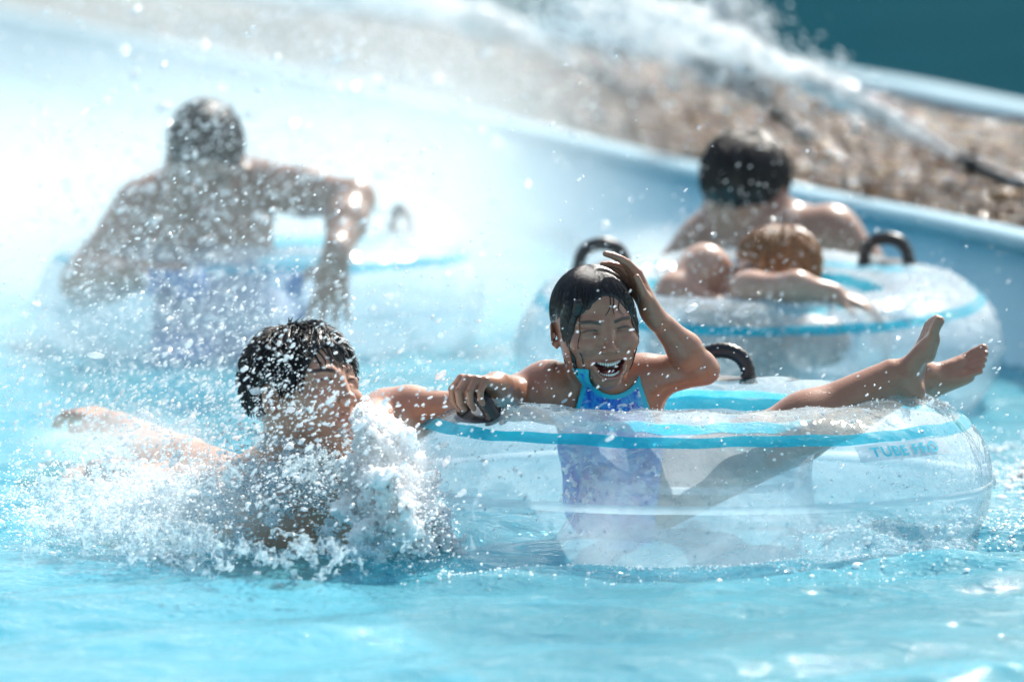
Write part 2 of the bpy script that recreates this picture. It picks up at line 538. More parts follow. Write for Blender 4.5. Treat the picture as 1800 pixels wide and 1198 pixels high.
# ------------------------------------------------------------------ the setting
def ribbon(curveA, curveB, zA, zB, n):
    A = spline(curveA, n); B = spline(curveB, n)
    V = np.concatenate([np.c_[A, np.full(n, zA)], np.c_[B, np.full(n, zB)]])
    i = np.arange(n - 1)
    return V, np.stack([i, i + n, i + n + 1, i + 1], 1)
def offset_curve(C, d):
    C = np.asarray(C, float); t = np.gradient(C, axis=0); t /= np.linalg.norm(t, axis=1)[:, None]
    return C + d * np.c_[t[:, 1], -t[:, 0]]

LIP = .20
WZ = -.075      # level of the river
# bank of the river on its far side, from near the camera to far away (x, y)
bank = spline([(4.6, -2), (3.1, 4), (1.85, 8.6), (1.09, 12.1), (.48, 14.5), (-.58, 19.4), (-2.4, 27), (-5.5, 40)], 90)
# far kerb of the gravel strip
kerb = spline([(9, -2), (5.6, 5), (3.1, 12), (2.05, 14.8), (1.5, 16.9), (1.15, 19), (.6, 21.6), (-.1, 24.6), (-1.5, 30), (-4.2, 41)], 90)

V = np.array([[-60, -20, -1.0], [60, -20, -1.0], [60, 160, -1.0], [-60, 160, -1.0]])
tag(mesh_obj('pool_floor', V, np.array([[0, 1, 2, 3]]), M['pool_paint']), kind='structure')

# water surface: graded grid with real ripples
def graded(segs):
    out = [segs[0][0]]
    for a, b, st in segs:
        n = max(1, int(round((b - a) / st))); out += list(a + (b - a) * (np.arange(n) + 1) / n)
    return np.array(out)
gx = graded([(-9, -2.2, .4), (-2.2, -1.2, .05), (-1.2, 1.35, .012), (1.35, 2.4, .05), (2.4, 6, .4)])
gy = graded([(-3, 5.5, .5), (5.5, 6.8, .05), (6.8, 10.4, .011), (10.4, 14, .025), (14, 20, .06), (20, 60, .8)])
X, Y = np.meshgrid(gx, gy, indexing='ij')
rs = np.random.RandomState(11)
Z = np.zeros_like(X)
for _ in range(60):
    lam = np.exp(rs.uniform(math.log(.055), math.log(.55)))
    th = rs.normal(math.pi / 2, .55); k = 2 * math.pi / lam
    ph = rs.rand() * 6.28; amp = .0102 * lam ** 1.15 * rs.uniform(.5, 1.3)
    wx = X + .03 * np.sin(Y * 3.1 + ph); wy = Y + .04 * np.sin(X * 2.3 + ph * 2)
    s_ = np.sin(k * (wx * math.cos(th) + wy * math.sin(th)) + ph)
    Z += amp * (s_ + .25 * np.cos(2 * k * (wx * math.cos(th) + wy * math.sin(th)) + 2 * ph))
P3 = np.stack([X, Y, Z * 0], -1)
mod = .65 + .55 * vnoise(P3, 1.3, 3)
Z = Z * mod
def WATER(px, py):
    """where the ray through that spot meets the water plane"""
    p1 = W(px, py, 1.0); c0 = vec(0, 0, CAM_H); d = p1 - c0
    return c0 + d * ((CAM_H - WZ) / -d[2])
# turmoil round the swimmer and the tube
def bumpz(px, py, rx, ry, amp, f, seed):
    global Z
    c = WATER(px, py); m = np.exp(-(((X - c[0]) / rx) ** 2 + ((Y - c[1]) / ry) ** 2))
    n = vnoise(P3, f, seed) + .5 * vnoise(P3, f * 2.3, seed + 1) + .3 * vnoise(P3, f * 4.7, seed + 2)
    Z = Z + m * amp * n
bumpz(330, 880, .33, .5, .022, 14, 5)
bumpz(700, 900, .22, .4, .014, 16, 6)
bumpz(1750, 900, .30, .7, .006, 15, 7)
bumpz(1500, 960, .35, .35, .004, 18, 8)
nx_, ny_ = X.shape
FO = np.zeros_like(X)
def foamz(px, py, rx, ry, a_):
    global FO
    c = WATER(px, py); FO = np.maximum(FO, a_ * np.exp(-(((X - c[0]) / rx) ** 2 + ((Y - c[1]) / ry) ** 2)))
foamz(150, 920, .16, .22, .95); foamz(330, 920, .18, .20, 1.0); foamz(480, 960, .16, .14, .85); foamz(600, 975, .13, .10, .95); foamz(700, 940, .10, .16, 1.0)
foamz(30, 860, .15, .35, .7); foamz(1620, 960, .22, .22, .72); foamz(1790, 900, .16, .45, .75); foamz(1300, 985, .28, .10, .55); foamz(300, 830, .2, .3, .85)
foamz(1740, 790, .10, .5, .5)
Z = Z + WZ
V = np.stack([X.ravel(), Y.ravel(), Z.ravel()], 1)
ii, jj = np.meshgrid(np.arange(nx_ - 1), np.arange(ny_ - 1), indexing='ij')
a0 = (ii * ny_ + jj).ravel()
tag(mesh_obj('water', V, np.stack([a0, a0 + ny_, a0 + ny_ + 1, a0 + 1], 1), M['water'], col=np.repeat(FO.ravel()[:, None], 3, 1)), kind='structure')
ZW = Z
def water_z(x, y):
    i = np.clip(np.searchsorted(gx, x), 0, nx_ - 1); j = np.clip(np.searchsorted(gy, y), 0, ny_ - 1)
    return ZW[i, j]

# river wall with its coping
def tag_wall(o, lab, cat='wall'): return tag(o, lab, cat, kind='thing')
wall_root = empty('pool_wall', (1.1, 12.1, 0))
tag(wall_root, 'long low blue painted pool wall with paler rounded coping, curving away between the river and the gravel', 'wall')
n = 260
C = spline(bank, n)
prof = [(0.0, -1.0), (0.0, LIP - .035), ]
def extrude(C, prof, closed=False):
    V = []; m = len(prof)
    t = np.gradient(C, axis=0); t /= np.linalg.norm(t, axis=1)[:, None]
    N = np.c_[t[:, 1], -t[:, 0]]
    for (o, z) in prof: V.append(np.c_[C + o * N, np.full(len(C), z)])
    k = len(C); V = np.concatenate(V); F = []
    i = np.arange(k - 1)
    for j in range(m - 1 if not closed else m):
        a = j * k; b = ((j + 1) % m) * k
        F.append(np.stack([a + i, a + i + 1, b + i + 1, b + i], 1))
    return V, np.concatenate(F)
V, F = extrude(C, [(.06, -1.0), (0, -1.0), (0, LIP - .032), (.06, LIP - .032)])
mesh_obj('wall_face', V, F, M['wall_paint'], wall_root)
V, F = extrude(C, [(.075, LIP - .030), (-.012, LIP - .030), (-.020, LIP - .022), (-.020, LIP - .008), (-.012, LIP), (.068, LIP), (.075, LIP - .01)])
mesh_obj('coping', V, F, M['coping'], wall_root)

# gravel strip: bed and pebbles
gz = LIP - .02
A2 = spline(offset_curve(bank, .065), 200); B2 = spline(kerb, 200)
V = []; F = []
rows = 14
for r in range(rows):
    t = r / (rows - 1); P = A2 + (B2 - A2) * t
    z = gz + .05 * math.sin(math.pi * t)
    V.append(np.c_[P, np.full(200, z)])
V = np.concatenate(V); i = np.arange(199)
F = np.concatenate([np.stack([r * 200 + i, r * 200 + i + 1, (r + 1) * 200 + i + 1, (r + 1) * 200 + i], 1) for r in range(rows - 1)])
tag(mesh_obj('ground', V, F[:, ::-1], M['gravel_bed']), kind='structure')

ph = (1 + 5 ** .5) / 2
ICO_V = np.array([[-1, ph, 0], [1, ph, 0], [-1, -ph, 0], [1, -ph, 0], [0, -1, ph], [0, 1, ph], [0, -1, -ph], [0, 1, -ph], [ph, 0, -1], [ph, 0, 1], [-ph, 0, -1], [-ph, 0, 1]]) / math.sqrt(1 + ph * ph)
ICO_F = np.array([[0, 11, 5], [0, 5, 1], [0, 1, 7], [0, 7, 10], [0, 10, 11], [1, 5, 9], [5, 11, 4], [11, 10, 2], [10, 7, 6], [7, 1, 8], [3, 9, 4], [3, 4, 2], [3, 2, 6], [3, 6, 8], [3, 8, 9], [4, 9, 5], [2, 4, 11], [6, 2, 10], [8, 6, 7], [9, 8, 1]])
OCT_V = np.array([[1, 0, 0], [-1, 0, 0], [0, 1, 0], [0, -1, 0], [0, 0, 1], [0, 0, -1]], float)
OCT_F = np.array([[0, 2, 4], [2, 1, 4], [1, 3, 4], [3, 0, 4], [2, 0, 5], [1, 2, 5], [3, 1, 5], [0, 3, 5]])
def subdiv(V, F):
    V = list(map(tuple, V)); c = {}; NF = []
    def mid(a, b):
        k = (min(a, b), max(a, b))
        if k not in c:
            V.append(tuple(unit((np.array(V[a]) + np.array(V[b])) / 2))); c[k] = len(V) - 1
        return c[k]
    for a, b, d in F:
        x, y, z = mid(a, b), mid(b, d), mid(d, a); NF += [(a, x, z), (b, y, x), (d, z, y), (x, y, z)]
    return np.array(V), np.array(NF)
IC2_V, IC2_F = subdiv(ICO_V, ICO_F)
def scatter(name, P, S, mat, base=(ICO_V, ICO_F), parent=None, col=None, D=None, smooth_sh=True, jit=0, rs=np.random):
    """many small bodies in one mesh; S radii (n,) or (n,3); D optional direction with stretch as third axis"""
    bv, bf = base; n = len(P); k = len(bv)
    S = np.asarray(S, float)
    if S.ndim == 1: S = np.repeat(S[:, None], 3, 1)
    B = np.broadcast_to(bv, (n, k, 3)).copy()
    if jit: B *= 1 + jit * (rs.rand(n, k, 1) - .5)
    B = B * S[:, None, :]
    if D is not None:
        d = D / (np.linalg.norm(D, axis=1)[:, None] + 1e-9)
        u = np.cross(d, vec(.31, .83, .46)); u /= np.linalg.norm(u, axis=1)[:, None]; w_ = np.cross(d, u)
        B = B[:, :, :1] * u[:, None] + B[:, :, 1:2] * w_[:, None] + B[:, :, 2:] * d[:, None]
    V = (B + P[:, None, :]).reshape(-1, 3)
    F = (bf[None] + (np.arange(n) * k)[:, None, None]).reshape(-1, 3)
    c = None if col is None else np.repeat(col, k, 0)
    return mesh_obj(name, V, F, mat, parent, c, smooth_sh)

rs = np.random.RandomState(5)
npb = 44000
t = rs.rand(npb); s_ = np.clip(rs.beta(1.2, 1.4, npb), 0, 1)
ti = 40 + t * 125
ia = ti.astype(int); f_ = (ti - ia)[:, None]
PA = A2[ia] * (1 - f_) + A2[ia + 1] * f_; PB = B2[ia] * (1 - f_) + B2[ia + 1] * f_
Pq = PA + (PB - PA) * (.01 + .975 * s_[:, None])
r_ = np.exp(rs.normal(math.log(.0088), .4, npb))
P = np.c_[Pq, gz + .05 * np.sin(math.pi * s_) + r_ * .35]
pal = np.array([(.30, .17, .08), (.20, .11, .05), (.38, .25, .13), (.12, .07, .04), (.46, .35, .23), (.26, .15, .08), (.34, .2, .09)])
tag(scatter('gravel', P, np.c_[r_ * rs.uniform(.8, 1.5, npb), r_ * rs.uniform(.8, 1.4, npb), r_ * rs.uniform(.5, .8, npb)], M['pebbles'], (ICO_V, ICO_F), jit=.45, rs=rs,
    col=pal[rs.randint(0, len(pal), npb)] * rs.uniform(.10, .55, (npb, 1)) * np.array([1.06, .72, .33])), kind='stuff', label='wet brown pebbles spread over the strip behind the pool wall')

# far kerb and the second pool
V, F = extrude(spline(kerb, 260), [(-.02, gz - .1), (-.02, gz + .045), (-.01, gz + .055), (.16, gz + .055), (.17, gz + .045), (.17, -1)])
tag(mesh_obj('far_pool_kerb', V, F, M['coping']), 'narrow pale kerb at the far edge of the brown gravel, above the dark teal pool', 'kerb')
E = spline(offset_curve(kerb, .17), 200)
V = np.concatenate([np.c_[E, np.full(200, .09)], np.c_[E[:, 0] * .6 + 60, np.maximum(E[:, 1] * 3, E[:, 1]) , np.full(200, .09)]])
i = np.arange(199)
tag(mesh_obj('far_pool_water', V, np.stack([i, i + 200, i + 201, i + 1], 1)[:, ::-1], M['far_water']), kind='structure')

# dark tree belt added above the frame, to darken what the water mirrors
rs = np.random.RandomState(77)
n = 26000
cx = rs.uniform(-40, 45, 70); cz = rs.uniform(2, 6.5, 70); cy = rs.uniform(62, 74, 70); k = rs.randint(0, 70, n)
d = rs.normal(0, 1, (n, 3)); d /= np.linalg.norm(d, axis=1)[:, None]
P = np.stack([cx[k], cy[k], cz[k]], 1) + d * rs.uniform(.5, 1, (n, 1)) ** .5 * np.array([2.6, 2.2, 2.4])
P[:, 2] = np.maximum(P[:, 2], .2)
tag(scatter('unseen_trees', P, np.c_[rs.uniform(.15, .35, n), rs.uniform(.15, .35, n), rs.uniform(.05, .1, n)], M['foliage'], (OCT_V, OCT_F), D=rs.normal(0, 1, (n, 3))), kind='stuff', label='unseen dark tree belt added far beyond the pools to darken their reflections')
# ------------------------------------------------------------------ tubes
def torus_pt(c, Rr, r, rz, th, phi, off=0.0, tilt=0.0, sc=1.0):
    th = np.asarray(th, float); phi = np.asarray(phi, float)
    wr = .0022 * np.sin(9 * th + 2 * np.sin(3 * phi)) + .0014 * np.sin(23 * th + 5 * np.cos(phi))
    rr = (r + off + wr); rzz = (rz + off + wr)
    rho = Rr + rr * np.cos(phi)
    x = rho * np.cos(th); y = rho * np.sin(th); z = rzz * np.sin(phi)
    z2 = z * math.cos(tilt) - y * math.sin(tilt); y2 = y * math.cos(tilt) + z * math.sin(tilt)
    return np.stack([c[0] + x, c[1] + y2, c[2] + z2], -1)

def patch_grid(f, us, vs, closed_u=False):
    U, Vv = np.meshgrid(us, vs, indexing='ij'); P = f(U, Vv).reshape(-1, 3)
    nu, nv = len(us), len(vs); i, j = np.meshgrid(np.arange(nu if closed_u else nu - 1), np.arange(nv - 1), indexing='ij')
    i = i.ravel(); j = j.ravel(); i2 = (i + 1) % nu
    return P, np.stack([i * nv + j, i2 * nv + j, i2 * nv + j + 1, i * nv + j + 1], 1)

def text_mesh(body, size):
    cu = bpy.data.curves.new('lettering', 'FONT'); cu.body = body; cu.size = size; cu.space_character = 1.15
    cu.offset = .0009
    o = bpy.data.objects.new('lettering', cu); COL.objects.link(o)
    bpy.context.view_layer.update()
    me = bpy.data.meshes.new_from_object(o.evaluated_get(bpy.context.evaluated_depsgraph_get()))
    bpy.data.objects.remove(o, do_unlink=True)
    V = np.array([v.co[:] for v in me.vertices]); F = [list(p.vertices) for p in me.polygons]
    return V, F

def make_tube(c, label, group, handles, tilt=0, sc=1.0, mats=('vinyl', 'stripe', 'stripe_light'), text_th=None, rz=.14, valve=None, beads=800):
    Rr, r, rz = .337 * sc, .148 * sc, rz * sc
    root = empty('swim_tube', tuple(c)); tag(root, label, 'swim tube', group)
    f = lambda off: (lambda u, v: torus_pt(c, Rr, r, rz, u, v, off, tilt))
    th = np.linspace(0, 2 * math.pi, 220, endpoint=False)
    ph_ = np.linspace(-math.pi, math.pi, 73)
    V, F = patch_grid(f(0), th, ph_, True)
    mesh_obj('ring', V, F, M[mats[0]], root)
    D = math.radians
    V, F = patch_grid(f(.0018), th, np.linspace(D(41), D(50), 6), True)
    mesh_obj('printed_stripe', V, F[:, ::-1] * 1, M[mats[1]], root)
    V, F = patch_grid(f(.0018), th, np.linspace(D(127), D(138), 6), True)
    mesh_obj('printed_stripe', V, F, M[mats[2]], root)
    V, F = patch_grid(lambda u, v: torus_pt(c, Rr, r, rz, u, v, .003 + .004 * np.cos(v / D(3) * 1.5), tilt), th, np.linspace(D(-2.6), D(2.6), 5), True)
    mesh_obj('seam', V, F, M['seam'], root)
    V, F = patch_grid(f(.003), th, np.linspace(D(177.5), D(182.5), 3), True)
    mesh_obj('seam', V, F, M['seam'], root)
    for (ang, wdt, phi0, *face_) in handles:
        a0 = D(ang); p0 = D(phi0)
        base = torus_pt(c, Rr, r, rz, a0, p0, 0, tilt)
        up = unit(torus_pt(c, Rr, r, rz, a0, p0, .05, tilt) - base)
        tg = unit(np.cross(up, vec(math.cos(a0), math.sin(a0), 0))); tg = unit(np.cross(vec(math.cos(a0), math.sin(a0), 0), up)) 
        if face_: tg = unit(vec(1, face_[0], 0) - up * np.dot(up, vec(1, face_[0], 0)))
        sd_ = np.cross(up, tg)
        mb = MB()
        L = wdt / 2
        pts = [base + tg * (-L * 1.05) - up * .008, base + tg * (-L) + up * .018, base + tg * (-L * .72) + up * .037, base + tg * (-L * .25) + up * .046,
               base + tg * (L * .25) + up * .046, base + tg * (L * .72) + up * .037, base + tg * L + up * .018, base + tg * (L * 1.05) - up * .008]
        pts = spline(pts, 40)
        q = np.linspace(-1, 1, 40)
        rad = .0115 + .002 * (1 - q ** 2) + .0008 * np.sin(q * 60) + .006 * np.clip(np.abs(q) - .82, 0, 1) * 5
        mb.tube(pts, rad, 14)
        h = mb.build('handle', M['black_rubber'], root)
        dth = (L * 1.35) / (Rr + r * math.cos(p0)); dph = .027 / r
        us = np.linspace(-1, 1, 25); vs = np.linspace(-1, 1, 13)
        def fp(u, v):
            # a rounded patch glued on the film
            k = np.sqrt(np.clip(1 - .35 * np.abs(u) ** 4, 0, 1))
            return torus_pt(c, Rr, r, rz, a0 + u * dth, p0 + v * k * dph * (1 - .28 * np.abs(u) ** 3), .0035 - .0012 * np.maximum(np.abs(u), np.abs(v)) ** 6, tilt)
        V, F = patch_grid(fp, us, vs); mesh_obj('glued_base', V, F, M['patch'], h)
    if text_th is not None:
        t0 = D(text_th); dth = .20 / .44
        V, F = patch_grid(f(.0022), np.linspace(t0 - .02, t0 + dth, 40), np.linspace(D(28), D(39.5), 6))
        lb = mesh_obj('printed_label', V, F, M['label_white'], root)
        V, F = text_mesh('TUBE PRO', .027)
        u = t0 + .03 + V[:, 0] * 1.05 / .44; v = D(30.2) + V[:, 1] * .95 / .15
        P = torus_pt(c, Rr, r, rz, u, v, .0040, tilt)
        me = bpy.data.meshes.new('lettering'); me.from_pydata([tuple(p) for p in P], [], F); me.materials.append(M['trim'])
        o = bpy.data.objects.new('lettering', me); COL.objects.link(o); o.parent = lb
    rs_ = np.random.RandomState(int(c[1] * 10)); n_ = beads
    th_ = rs_.uniform(math.pi * .95, math.pi * 2.1, n_); p_ = D(5) + D(125) * rs_.beta(1.0 if beads < 1500 else 2.2, 1.0, n_)
    if text_th is not None:
        q_ = ~((p_ > D(24)) & (p_ < D(42)) & (np.mod(th_ - D(text_th) + .08, 2 * math.pi) < .62)); th_, p_ = th_[q_], p_[q_]; n_ = len(th_)
    P_ = torus_pt(c, Rr, r, rz, th_, p_, .0004, tilt); s_ = np.exp(rs_.normal(math.log(.0013 if beads < 1500 else .0021), .45, n_))
    bo = scatter('clinging_drops', P_, np.c_[s_, s_, s_ * .8], M['droplets'], (ICO_V, ICO_F), parent=root); bo['kind'] = 'stuff'
    if valve:
        a0, p0 = D(valve[0]), D(valve[1])
        b = torus_pt(c, Rr, r, rz, a0, p0, .001, tilt); up = unit(torus_pt(c, Rr, r, rz, a0, p0, .05, tilt) - b)
        u_ = unit(np.cross(up, vec(0, 1, .1))); v_ = np.cross(up, u_)
        mb = MB()
        for rr, hh, tr in ((.030, .002, .0022), (.018, .005, .0035)):
            a = np.linspace(0, 2 * math.pi, 33); mb.tube([b + up * hh + rr * (math.cos(t) * u_ + math.sin(t) * v_) for t in a], tr, 8, caps=False)
        mb.tube([b, b + up * .012], [.008, .006], 12)
        mb.build('valve', M['label_white'], root)
    return root

TC = vec(.296, 9.2, .010)
tubeA = make_tube(TC, 'clear swim tube with turquoise stripes and black handles holding the laughing girl', 'clear swim tubes floating on the river',
                  [(211, .082, 62), (80, .085, 92)], tilt=R(.85), text_th=-57, valve=None)
TB = vec(.492, 11.3, .040)
tubeB = make_tube(TB, 'clear swim tube wet with droplets behind the girl, carrying the child lying down', 'clear swim tubes floating on the river',
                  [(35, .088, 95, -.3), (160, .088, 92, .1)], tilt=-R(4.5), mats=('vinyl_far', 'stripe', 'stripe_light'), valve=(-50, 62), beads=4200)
TCc = vec(-.565, 12.7, .012)
tubeC = make_tube(TCc, 'swim tube half lost in white mist under the man at the far left', 'clear swim tubes floating on the river',
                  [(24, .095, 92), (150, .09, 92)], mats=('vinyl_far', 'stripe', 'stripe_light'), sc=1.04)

# ------------------------------------------------------------------ body building blocks
def rotm(yaw=0, pitch=0, roll=0):
    """yaw about Z, pitch about the head's own X (negative looks up), roll about the view axis"""
    return np.array((Matrix.Rotation(R(roll), 3, 'Y') @ Matrix.Rotation(R(yaw), 3, 'Z') @ Matrix.Rotation(R(pitch), 3, 'X')))

def head(S, Rm, c, s, laugh=0.0, male=False, ears=True):
    S.set(Rm, c, s)
    S.ell((0, .07, .13), (.345, .43, .37), k=.05)
    S.ell((0, -.08, -.08), (.315 + .014 * laugh, .33, .31), k=.09)
    jw = .255 if male else .268
    S.ell((0, -.09, -.27), (jw, .285, .205), k=.09)
    S.ell((0, -.290, -.410 - .012 * laugh), (.10 if male else .105, .09, .075), k=.09)
    for x in (-1, 1):
        S.ell((x * .18, -.285, -.125 + .02 * laugh), (.10 + .012 * laugh, .09 + .026 * laugh, .08), k=.06)
        S.cap((x * .07, -.362, .088), (x * .20, -.305, .088), .030, .022, k=.06)
        S.ell((x * .148, -.455, .012), (.088, .085, .046), k=.05, op=-1)
        S.ell((x * .150, -.322, .006), (.074, .056, .046), k=.014)
        S.cap((x * .088, -.385, .034), (x * .215, -.335, .034), .010, .010, k=.02)
        S.cap((x * .088, -.380 - .006 * laugh, -.026 + .004 * laugh), (x * .205, -.340 - .008 * laugh, -.024 + .004 * laugh), .011 + .003 * laugh, .011 + .003 * laugh, k=.025)
        S.path([(x * .088, -.392, .000), (x * .125, -.398, .010), (x * .170, -.390, .010), (x * .212, -.362, -.004)], [.0065, .0095, .0088, .005], k=.004, op=-1)
        S.path([(x * .078, -.445, -.165), (x * .130, -.412, -.195), (x * .180, -.365, -.275)], [.014, .016, .012], k=.022, op=-1)
    S.cap((0, -.372, .045), (0, -.442, -.115), .026, .036, k=.055)
    S.ell((0, -.462, -.143), (.045, .040, .036), k=.03)
    for x in (-1, 1):
        S.ell((x * .053, -.428, -.155), (.031, .034, .027), k=.018)
        S.ell((x * .027, -.458, -.182), (.015, .02, .011), k=.010, op=-1)
    S.ell((0, -.285, -.285), (.155, .13, .105), k=.06)
    if laugh > .5:
        S.path([(-.152, -.345, -.232), (-.075, -.408, -.250), (0, -.425, -.256), (.075, -.408, -.250), (.152, -.345, -.232)], [.007, .012, .014, .012, .007], k=.02)
        S.path([(-.152, -.345, -.235), (-.122, -.370, -.320), (-.060, -.396, -.392), (.060, -.396, -.392), (.122, -.370, -.320), (.152, -.345, -.235)], [.008, .014, .018, .018, .014, .008], k=.025)
        S.ell((-.06, -.40, -.272), (.080, .14, .024), k=.008, op=-1, rot=(0, 8, 0)); S.ell((.06, -.40, -.272), (.080, .14, .024), k=.008, op=-1, rot=(0, -8, 0))
        S.ell((0, -.40, -.315), (.108, .14, .062), k=.015, op=-1)
        S.cap((0, -.41, -.445), (0, -.41, -.425), .03, .03, k=.0001) if False else None
    else:
        S.path([(-.105, -.360, -.278), (-.045, -.412, -.264), (0, -.420, -.269), (.045, -.412, -.264), (.105, -.360, -.278)], [.007, .014, .015, .014, .007], k=.02)
        S.path([(-.105, -.360, -.285), (-.045, -.402, -.306), (.045, -.402, -.306), (.105, -.360, -.285)], [.007, .018, .018, .007], k=.02)
        S.path([(-.105, -.378, -.281), (-.05, -.430, -.283), (0, -.442, -.286), (.05, -.430, -.283), (.105, -.378, -.281)], [.005, .007, .007, .007, .005], k=.005, op=-1)
    if ears:
        for x in (-1, 1):
            S.ell((x * .355, .075, -.035), (.018, .070, .105), k=.015, rot=(12, 0, x * 28))
            S.ell((x * .335, .045, -.120), (.020, .032, .038), k=.02)
            S.ell((x * .385, .058, -.025), (.022, .042, .070), k=.012, op=-1, rot=(12, 0, x * 28))
            S.ell((x * .352, .022, -.04), (.014, .018, .030), k=.01)
    S.set(np.eye(3), vec(0, 0, 0), 1)

def head_colors(P, C, Rm, c, s, skin, laugh=0, lip=(.42, .12, .10), brow=(.035, .022, .016), male=False):
    """colours of the face: lips, brows, lashes, darker eye sockets"""
    Q = ((P - c) @ Rm) / s
    x, y, z = Q[:, 0], Q[:, 1], Q[:, 2]; ax = np.abs(x)
    front = y < -.25
    def put(m, col): C[:] = C * (1 - m[:, None]) + np.asarray(col) * m[:, None]
    # brows
    bz = .080 + .022 * (ax - .06) / .1 - .26 * np.clip(ax - .14, 0, 1)
    m = smooth(.022 - np.abs(z - bz), 0, .014) * smooth(ax, .045, .07) * smooth(.245 - ax, 0, .03) * front
    put(m * .95, brow)
    # lashes and the slit between the lids
    lz_ = np.interp(ax, [.085, .125, .17, .215], [.002, .013, .012, -.002])
    m = smooth(.011 - np.abs(z - lz_ - .015), 0, .006) * smooth(ax, .080, .090) * smooth(.222 - ax, 0, .012) * (y < -.30)
    put(m * .97, (.008, .006, .005))
    m = smooth(.050 - np.abs(z - .012), 0, .03) * smooth(ax, .06, .1) * smooth(.235 - ax, 0, .05) * (y < -.30)
    put(m * .38, np.asarray(skin) * .42)  # skin colour darkened across the eye sockets
    if laugh > .5:
        t = np.clip(ax / .145, 0, 1)
        uz = -.258 + .024 * t ** 2; lz = -.392 + .158 * t ** 2.4
        m = np.maximum(smooth(.019 - np.abs(z - uz), 0, .009), smooth(.025 - np.abs(z - lz), 0, .010)) * smooth(.162 - ax, 0, .02) * (y < -.32)
        inside = (z < uz - .004) & (z > lz + .004) & (ax < .14) & (y < -.2)
        put(m * .55, lip); put(inside * .95 * (y > -.392), (.16, .03, .03))
    else:
        m = smooth(.036 - np.abs(z + .285), 0, .012) * smooth(.115 - ax, 0, .03) * (y < -.33)
        put(m * .5, lip)
    # warmer cheeks and nose
    m = np.exp(-(((ax - .18) / .09) ** 2 + ((z + .12) / .08) ** 2)) * front + .7 * np.exp(-((ax / .05) ** 2 + ((z + .16) / .05) ** 2)) * front
    put(np.clip(m, 0, 1) * .22, (.55, .20, .14))
    m = np.exp(-(((ax - .36) / .05) ** 2 + ((y - .05) / .09) ** 2 + ((z + .04) / .11) ** 2))
    put(np.clip(m, 0, 1) * .3, (.55, .18, .13))

def teeth(Rm, c, s, parent):
    for zz, sg, rr, k_, hh in ((-.262, -1, .118, 11, .030), (-.374, 1, .104, 11, .022)):
        mb = MB()
        for i in range(-(k_ // 2), k_ // 2 + 1):
            a = i * (.021 if sg < 0 else .018) / rr * 1.0
            p = vec(math.sin(a) * rr, -.282 - math.cos(a) * rr, zz + (.45 * (1 - math.cos(a)) * rr))
            w_ = (.0112 if abs(i) < 2 else .0098) * (1 if sg < 0 else .85)
            S_ = Sdf(); 
            B = ICO_V if False else IC2_V
            Vt = np.sign(B) * np.abs(B) ** .65 * vec(w_, .009, hh * (1 if abs(i) < 3 else .85) * .55)
            ca, sa = math.cos(-a), math.sin(-a)
            Vt = np.stack([Vt[:, 0] * ca + Vt[:, 1] * sa, -Vt[:, 0] * sa + Vt[:, 1] * ca, Vt[:, 2]], 1) + p + vec(0, 0, sg * hh * .35)
            mb.add((Vt * s) @ Rm.T + c, None, IC2_F)
        mb.build('teeth', M['teeth'], parent)
    mb = MB(); Vt = IC2_V * vec(.065, .085, .022) + vec(0, -.30, -.345)
    mb.add((Vt * s) @ Rm.T + c, None, IC2_F); mb.build('tongue', M['tongue'], parent)

def hand(S, wrist, fwd, dorsal, thumb_sign, L, curl=(20, 25, 20), spread=6, thumb=(0.30, .30, -.06, .42, .36, -.12), curls=None, k=.3):
    """five fingers with three joints each; fwd along the palm, dorsal = back of the hand"""
    x = unit(fwd); z = unit(np.asarray(dorsal) - x * np.dot(x, dorsal)); y = np.cross(z, x) * thumb_sign
    Rm = np.stack([x, y, z], 1)
    S.set(Rm, wrist, L)
    kn = [(.52, .165), (.545, .058), (.52, -.048), (.475, -.145)]
    ln = [.40, .45, .42, .33]; rd = [.052, .053, .050, .044]
    S.cap((-.12, 0, 0), (.12, 0, .0), .125, .12, k=.08)
    for (kx, ky) in kn:
        S.cap((.06, ky * .55, 0), (kx - .02, ky, 0), .085, .066, k=.05)
    S.cap((.10, .08, -.03), (.30, .17, -.06), .085, .07, k=.06)
    for i in range(4):
        c = curl if curls is None else curls[i]
        a = R(spread) * (1.5 - i); ang = 0; p = np.array((kn[i][0], kn[i][1], 0.0)); l = ln[i]; r0 = rd[i]
        pts = [p.copy()]
        for j, seg in enumerate((.46, .30, .26)):
            ang += R(c[j]); d = vec(math.cos(ang) * math.cos(a), math.cos(ang) * math.sin(a), -math.sin(ang))
            p = p + d * l * seg; pts.append(p.copy())
        S.cap(pts[0], pts[1], r0 * 1.08, r0, k=.022)
        S.cap(pts[1], pts[2], r0, r0 * .9, k=.008)
        S.cap(pts[2], pts[3], r0 * .9, r0 * .72, k=.008)
    t = thumb
    S.cap((.13, .13, -.03), (t[0] * .8, t[1] * .85, t[2]), .07, .058, k=.04)
    S.cap((t[0] * .8, t[1] * .85, t[2]), (t[3], t[4], t[5]), .056, .042, k=.012)
    S.set(np.eye(3), vec(0, 0, 0), 1)

